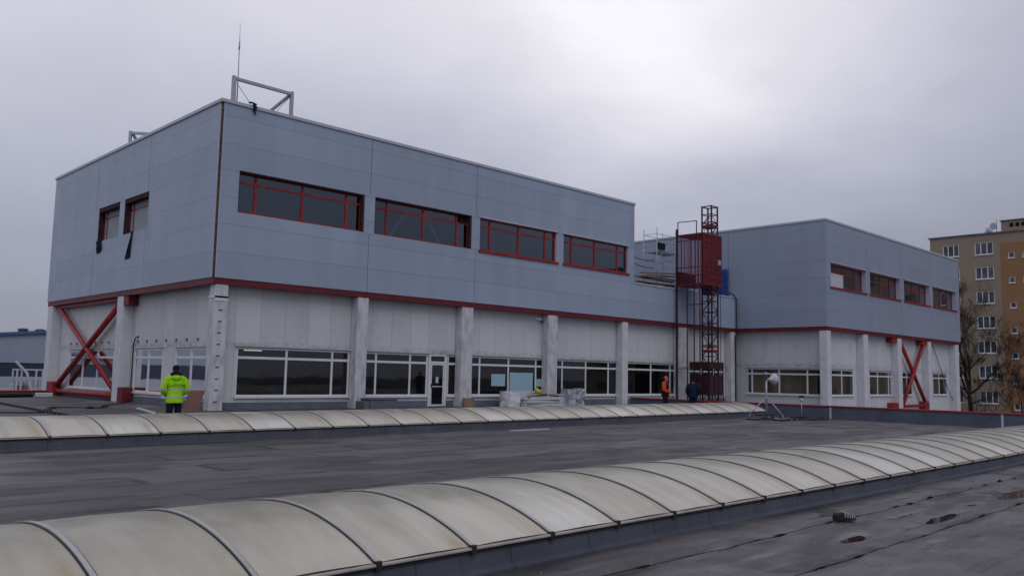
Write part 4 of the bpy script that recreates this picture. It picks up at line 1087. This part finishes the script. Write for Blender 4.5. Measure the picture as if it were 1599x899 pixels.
# ------------------------------------------------------------------ bare trees
def tree(name, label, base, h, r0, seed, spread, levels, limbs):
    t = thing(name, label, 'tree', base, 0, 'bare trees before the apartment block')
    rg = random.Random(seed); tr = MB(); cr = MB()
    def grow(mb, p, d, L, r, lv):
        pts = [p]; rs = [r]; n = 4
        for i in range(n):
            d = (d + Vector((rg.uniform(-.22, .22), rg.uniform(-.22, .22), rg.uniform(-.10, .2)))).normalized()
            p = p + d * L / n; pts.append(p); rs.append(max(.007, r * (1 - .55 * (i + 1) / n)))
        mb.tube(pts, rs, 6 if lv < 3 else 4, False)
        if lv >= levels: return
        for j in range(3 if lv < 2 else rg.choice((3, 4))):
            i = rg.choice((1, 2, 3, 4, 4)) if j else 4
            q = pts[i]; a = Vector((rg.uniform(-1, 1), rg.uniform(-1, 1), rg.uniform(-.15, .9))).normalized()
            grow(cr, q, (d * .75 + a * .8).normalized(), L * rg.uniform(.52, .78), rs[i] * rg.uniform(.5, .72), lv + 1)
    base = Vector(base)
    tp = [base, base + Vector((.1, .05, h * .4)), base + Vector((-.05, .15, h * .75)), base + Vector((0, .3, h))]
    tr.tube(tp, [r0 * 1.25, r0, r0 * .85, r0 * .7], 10, False)
    for (hz, d, L, rr) in limbs: grow(cr, base + Vector((0, .2, h * hz)), Vector(d).normalized(), L, r0 * rr, 1)
    tr.build('trunk', M['bark'], t, True, fix=False); cr.build('crown', M['bark'], t, True, fix=False)
    return t
tree('bare_tree', 'large leafless tree with a forked dark trunk at the corner of the grey wing', (80, -4.1, -6), 7.0, .26, 12, 1, 7,
     [(1, (.1, .25, 1), 4.6, .7), (.95, (0, -.75, .55), 3.6, .55), (.9, (.2, .5, .8), 3.6, .5), (1, (-.2, -.1, 1), 4.2, .55), (.8, (.1, -.9, .35), 2.6, .35), (.85, (-.3, .8, .5), 2.6, .35)])
tree('bare_tree', 'smaller leafless tree low at the right edge of the picture', (82, -8.6, -6), 3.5, .15, 21, 1, 6,
     [(1, (.1, .25, 1), 2.4, .7), (.95, (0, -.75, .6), 2.2, .55), (.9, (.2, .6, .7), 2.4, .6), (1, (-.2, -.1, 1), 2.2, .55)])
tree('bare_tree', 'slender leafless shrub right of the forked trunk, behind the parapet', (78, -5.6, -6), 3.4, .10, 33, 1, 5,
     [(1, (.1, .25, 1), 2.2, .7), (.95, (0, -.75, .6), 1.8, .55), (.9, (.2, .6, .7), 2.0, .6)])

# ------------------------------------------------------------------ people
def remesh(mb, name, mt, voxel, parent, smooth_it=3):
    me = bpy.data.meshes.new(name); me.from_pydata([tuple(v) for v in mb.v], [], mb.f)
    bm = bmesh.new(); bm.from_mesh(me); bmesh.ops.recalc_face_normals(bm, faces=bm.faces); bm.to_mesh(me); bm.free()
    o = bpy.data.objects.new(name, me); COL.objects.link(o)
    r = o.modifiers.new('r', 'REMESH'); r.mode = 'VOXEL'; r.voxel_size = voxel
    s = o.modifiers.new('s', 'SMOOTH'); s.factor = .5; s.iterations = smooth_it
    dg = bpy.context.evaluated_depsgraph_get()
    m2 = bpy.data.meshes.new_from_object(o.evaluated_get(dg)); m2.name = name
    o.modifiers.clear(); o.data = m2; bpy.data.meshes.remove(me)
    m2.materials.clear(); m2.materials.append(mt)
    for p in m2.polygons: p.use_smooth = True
    o.parent = parent
    return o
def ell_ring(c, rx, ry, n=20, yo=0):
    return [(c[0] + rx * math.cos(2 * math.pi * k / n), c[1] + ry * math.sin(2 * math.pi * k / n), c[2]) for k in range(n)]
def limb(mb, pts, rs, m=5, n=12):
    P_ = curve(pts, m); N = len(P_) - 1; k = len(pts) - 1; out = []
    for i in range(len(P_)):
        f = i / N * k; a = min(int(f), k - 1); t = f - a
        out.append(rs[a] * (1 - t) + rs[a + 1] * t)
    mb.tube(P_, out, n)
def person(label, loc, rz, bulk, arms, jacket, trousers, hat, head_turn=0.0, hood=False, sleeves=None, vest=False, text=None, stance=.1, jz=.80):
    t = thing('person', label, 'person', (0, 0, 0))
    # one continuous body: torso, neck, head with features, arms with hands, legs with feet
    b = MB()
    b.rings([ell_ring((0, 0, z), rx, ry) for z, rx, ry in ((.84, .13, .10), (.92, .165, .115), (1.05, .15, .10), (1.22, .165, .11), (1.36, .18, .105), (1.44, .15, .085), (1.49, .075, .06), (1.57, .055, .058), (1.60, .05, .055))])
    ht = Matrix.Rotation(head_turn, 3, 'Z'); hc = Vector((0, .015, 1.655))
    hb = MB(); hb.ell((0, 0, 0), .074, .095, .115, 20, 14); hb.ell((0, .03, -.065), .052, .062, .055, 14, 10)
    hb.tube([(0, .085, .02), (0, .108, -.012), (0, .118, -.03), (0, .09, -.042)], [.010, .014, .018, .012], 8)
    hb.ell((0, .088, -.062), .024, .010, .007, 10, 6); hb.ell((0, .087, -.074), .02, .011, .007, 10, 6)
    for sx in (-1, 1): hb.ell((sx * .076, -.005, -.01), .013, .022, .034, 10, 7)
    for v in hb.v[:]: pass
    hb.v = [tuple(ht @ Vector(v) + hc) for v in hb.v]; b.add(hb.v, hb.f)
    hands = []
    for sx, (sh, el, wr) in zip((-1, 1), arms):
        limb(b, [(sx * .10, 0, 1.41), sh, el, wr], [.07, .06, .043, .028])
        d = (Vector(wr) - Vector(el)).normalized(); side = d.cross(Vector((0, 0, 1)))
        side = side.normalized() if side.length > .2 else Vector((0, 1, 0)); nrm = side.cross(d).normalized()
        w = Vector(wr)
        b.tube([w - d * .02, w + d * .03, w + d * .075, w + d * .095], [(.027, .02), (.036, .018), (.042, .017), (.040, .014)], 12)
        for q, ln in zip((-1.5, -.5, .5, 1.5), (.072, .085, .08, .062)):
            p0 = w + d * .085 + side * q * .019
            b.tube([p0, p0 + d * ln * .45 - nrm * .006, p0 + d * ln * .8 - nrm * .028, p0 + d * ln * .85 - nrm * .048], [.0095, .009, .008, .006], 8)
        p0 = w + d * .02 + side * (-sx) * .03
        b.tube([p0, p0 + d * .035 + side * (-sx) * .028 - nrm * .01, p0 + d * .065 + side * (-sx) * .03 - nrm * .022], [.012, .011, .008], 8)
    for sx in (-1, 1):
        limb(b, [(sx * .085, 0, .92), (sx * .10, .005, .70), (sx * (stance), .01, .49), (sx * (stance + .01), -.02, .28), (sx * (stance + .01), -.02, .08)], [.09, .085, .06, .058, .038])
        limb(b, [(sx * (stance + .01), -.06, .05), (sx * (stance + .015), .05, .04), (sx * (stance + .025), .17, .025)], [.035, .04, .022])
    remesh(b, 'body', M['skin'], .007, t, 2)
    for sx in (-1, 1):
        e = MB().ell(tuple(ht @ Vector((sx * .031, .084, .012)) + hc), .012, .008, .008, 10, 6); o = e.build('eye', M['white'], None, True); o.parent = t
        e = MB().ell(tuple(ht @ Vector((sx * .031, .0905, .012)) + hc), .005, .003, .005, 8, 5); o2 = e.build('pupil', M['black'], None, True); o2.parent = o
    # trousers
    b = MB(); b.rings([ell_ring((0, 0, z), rx, ry) for z, rx, ry in ((.78, .17 * bulk ** .5, .135), (.88, .19 * bulk ** .6, .145), (1.0, .18 * bulk ** .6, .135))])
    for sx in (-1, 1):
        limb(b, [(sx * .09, 0, .9), (sx * .105, .005, .68), (sx * (stance + .005), .015, .48), (sx * (stance + .01), -.01, .28), (sx * (stance + .012), -.01, .07)], [.105 * bulk ** .4, .10 * bulk ** .4, .085, .082, .085])
    remesh(b, 'trousers', trousers, .012, t)
    # jacket
    b = MB(); B_ = bulk
    b.rings([ell_ring((0, -.01, z), rx * B_, ry * B_ ** .8) for z, rx, ry in ((jz, .215, .16), (jz + .04, .225, .17), (.95, .205, .16), (1.08, .195, .15), (1.24, .21, .155), (1.37, .205, .135), (1.44, .165, .11), (1.49, .10, .085), (1.53, .085, .08))])
    for sx, (sh, el, wr) in zip((-1, 1), arms):
        limb(b, [(sx * .11, -.01, 1.40), sh, el, tuple(Vector(wr) - (Vector(wr) - Vector(el)).normalized() * .01)], [.10, .088 * B_ ** .7, .075 * B_ ** .8, .055])
    if hood: b.ell((0, -.135 * B_ ** .5, 1.44), .13, .06, .075, 16, 10)
    jk = remesh(b, 'jacket' if not vest else 'overalls', jacket, .012, t)
    if sleeves:
        b = MB()
        for sx, (sh, el, wr) in zip((-1, 1), arms):
            limb(b, [tuple(Vector(sh) * .96), sh, el, tuple(Vector(wr) - (Vector(wr) - Vector(el)).normalized() * .02)], [.112, .108 * B_ ** .7, .092 * B_ ** .8, .062])
        remesh(b, 'sleeves', sleeves, .012, t)
    # hat or hood, hair, shoes
    b = MB(); b.ell((0, 0, .025), .088, .105, .105, 20, 12); b.v = [tuple(ht @ Vector((x, y, max(z, -.005 - .05 * (y < 0)))) + hc) for x, y, z in b.v]
    o = b.build('hat', hat, None, True); o.parent = t
    b = MB(); b.ell((0, -.02, -.03), .079, .085, .08, 18, 10); b.v = [tuple(ht @ Vector((x, min(y, .02), z)) + hc) for x, y, z in b.v]
    o = b.build('hair', M['hair'], None, True); o.parent = t
    for sx in (-1, 1):
        b = MB(); limb(b, [(sx * (stance + .01), -.075, .055), (sx * (stance + .012), .04, .052), (sx * (stance + .024), .185, .036)], [.05, .056, .036])
        b.v = [(x, y, max(z, 0.0)) for x, y, z in b.v]; o = b.build('shoe', M['shoe'], None, True); o.parent = t
    if hood:
        b = MB(); b.tube(curve([(-.085, .05, 1.545), (-.10, -.04, 1.535), (0, -.115, 1.525), (.10, -.04, 1.535), (.085, .05, 1.545)], 5), .042, 10)
        o = b.build('collar', M['cloth_black'], None, True); o.parent = t
    if text:
        cu = bpy.data.curves.new('lettering', 'FONT'); cu.body = text; cu.size = .10; cu.align_x = 'CENTER'; cu.extrude = 0; cu.space_character = 1.12
        to = bpy.data.objects.new('lettering', cu); COL.objects.link(to)
        me = bpy.data.meshes.new_from_object(to.evaluated_get(bpy.context.evaluated_depsgraph_get())); bpy.data.objects.remove(to); bpy.data.curves.remove(cu)
        bv = BVHTree.FromPolygons([v.co for v in jk.data.vertices], [tuple(p.vertices) for p in jk.data.polygons])
        bm = bmesh.new(); bm.from_mesh(me); bmesh.ops.subdivide_edges(bm, edges=bm.edges, cuts=1)
        for v in bm.verts:
            x, z = v.co.x * 1.15, 1.205 + v.co.y     # seen from behind the lettering reads left to right
            hit = bv.ray_cast(Vector((x, -1, z)), Vector((0, 1, 0)))[0]
            v.co = Vector((x, (hit.y if hit else -.2) - .006, z))
        bm.to_mesh(me); bm.free(); me.materials.clear(); me.materials.append(M['cloth_black'])
        o = bpy.data.objects.new('lettering', me); COL.objects.link(o); o.parent = jk
    t.location = loc; t.rotation_euler.z = rz
    return t
fwd = lambda sx: (sx * .2, 0, 1.40)
person('person in yellow green high visibility jacket and black hood, facing the left corner windows', (-5.72, -10.55, 0), R(-12), 1.02,
       [((-.21, -.02, 1.38), (-.31, -.05, 1.12), (-.20, .18, .98)), ((.21, -.02, 1.38), (.31, -.05, 1.12), (.20, .18, .98))],
       M['hivis'], M['cloth_navy'], M['cloth_black'], R(-12), True, None, False, 'CUDITN', .11, .76)
person('person in orange sleeves and red hat wearing black overalls before the parapet', (19.0, -9.0, 0.0), R(200), 1.12,
       [((-.21, -.01, 1.40), (-.29, .02, 1.12), (-.22, .16, .92)), ((.21, -.01, 1.40), (.29, .03, 1.12), (.14, .22, 1.02))],
       M['cloth_black'], M['cloth_black'], M['redhat'], R(20), False, M['orange'], True, None, .1)
person('person in dark navy work clothes standing in front of the hoist base', (21.1, -9.2, -.07), R(-60), 1.12,
       [((-.22, -.01, 1.40), (-.31, -.02, 1.12), (-.24, .14, .90)), ((.22, -.01, 1.40), (.31, -.02, 1.12), (.22, .18, .92))],
       M['cloth_navy'], M['cloth_navy'], M['cloth_black'], 0, False, None, False, None, .1)

# ------------------------------------------------------------------ camera, sky and sun
f_px, yaw, pitch, roll = 1313.7865, .7751, .1025, .0199
Fv = Vector((math.sin(yaw) * math.cos(pitch), math.cos(yaw) * math.cos(pitch), math.sin(pitch)))
R0 = Vector((math.cos(yaw), -math.sin(yaw), 0)); U0 = R0.cross(Fv)
Rv = R0 * math.cos(roll) + U0 * math.sin(roll); Uv = -R0 * math.sin(roll) + U0 * math.cos(roll)
cam = bpy.data.cameras.new('camera'); co = bpy.data.objects.new('camera', cam); COL.objects.link(co)
cam.sensor_width = 36; cam.lens = 36 * f_px / 1599; cam.clip_start = .1; cam.clip_end = 5000
Mx = Matrix((Rv, Uv, -Fv)).transposed().to_4x4(); Mx.translation = Vector((-15.2515, -33.1605, 1.7)); co.matrix_world = Mx
S.camera = co

SUN_EL, SUN_AZ = R(48), R(205)      # azimuth from +Y, clockwise: behind and a little left of the camera
sun = bpy.data.lights.new('sun', 'SUN'); sun.energy = .6; sun.angle = R(40); sun.color = (1, .97, .95)
so = bpy.data.objects.new('sun', sun); COL.objects.link(so)
dirv = Vector((math.sin(SUN_AZ) * math.cos(SUN_EL), math.cos(SUN_AZ) * math.cos(SUN_EL), math.sin(SUN_EL)))
so.rotation_euler = (-dirv).to_track_quat('-Z', 'Y').to_euler()
Wd = bpy.data.worlds.new('World'); S.world = Wd; Wd.use_nodes = True
k = NT(Wd); bg = Wd.node_tree.nodes['Background']
sky = k.new('ShaderNodeTexSky', sky_type='NISHITA'); sky.sun_disc = False; sky.sun_elevation = SUN_EL; sky.sun_rotation = SUN_AZ
v = k.new('ShaderNodeTexCoord').outputs['Generated']; o = k.xyz(v)
den = k.math('ADD', k.math('ABSOLUTE', o[2]), .25)
cv = k.comb(k.math('DIVIDE', o[0], den), k.math('DIVIDE', o[1], den), 0)
n1 = k.noise(cv, .8, 5, .5, .3); n2 = k.noise(cv, 2.3, 5, .55, .4)
cl = k.math('ADD', k.math('MULTIPLY', n1, .8), k.math('MULTIPLY', n2, .2))
cl = k.ramp(cl, .36, .64, -.5, .5)
def toward(az, el):
    d = k.new('ShaderNodeVectorMath', operation='DOT_PRODUCT'); k.link(v, d.inputs[0])
    d.inputs[1].default_value = (math.sin(az) * math.cos(el), math.cos(az) * math.cos(el), math.sin(el)); return d.outputs['Value']
# cloud brightest high ahead; low sky behind raised, added light for the facades
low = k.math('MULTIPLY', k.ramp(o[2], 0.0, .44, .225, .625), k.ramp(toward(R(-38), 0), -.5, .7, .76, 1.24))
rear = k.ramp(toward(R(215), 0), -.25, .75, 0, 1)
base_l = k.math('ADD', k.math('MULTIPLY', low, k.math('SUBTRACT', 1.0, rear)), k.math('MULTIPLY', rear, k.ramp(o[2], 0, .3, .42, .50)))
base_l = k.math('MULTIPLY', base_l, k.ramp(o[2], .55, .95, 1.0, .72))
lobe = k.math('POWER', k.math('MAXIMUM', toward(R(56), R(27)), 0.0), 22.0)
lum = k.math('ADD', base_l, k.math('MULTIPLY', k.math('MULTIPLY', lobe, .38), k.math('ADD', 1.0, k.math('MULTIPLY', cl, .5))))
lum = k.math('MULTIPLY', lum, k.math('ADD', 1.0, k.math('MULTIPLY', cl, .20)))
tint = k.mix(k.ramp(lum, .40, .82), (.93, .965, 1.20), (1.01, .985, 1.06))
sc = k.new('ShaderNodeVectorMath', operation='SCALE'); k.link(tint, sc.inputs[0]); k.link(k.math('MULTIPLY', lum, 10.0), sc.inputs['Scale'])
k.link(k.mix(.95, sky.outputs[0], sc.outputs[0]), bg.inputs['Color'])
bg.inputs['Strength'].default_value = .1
vs = S.view_settings; vs.view_transform = 'Standard'; vs.look = 'None'; vs.exposure = 0; vs.gamma = 1; vs.use_curve_mapping = False
S.cycles.max_bounces = 8; S.cycles.transparent_max_bounces = 16
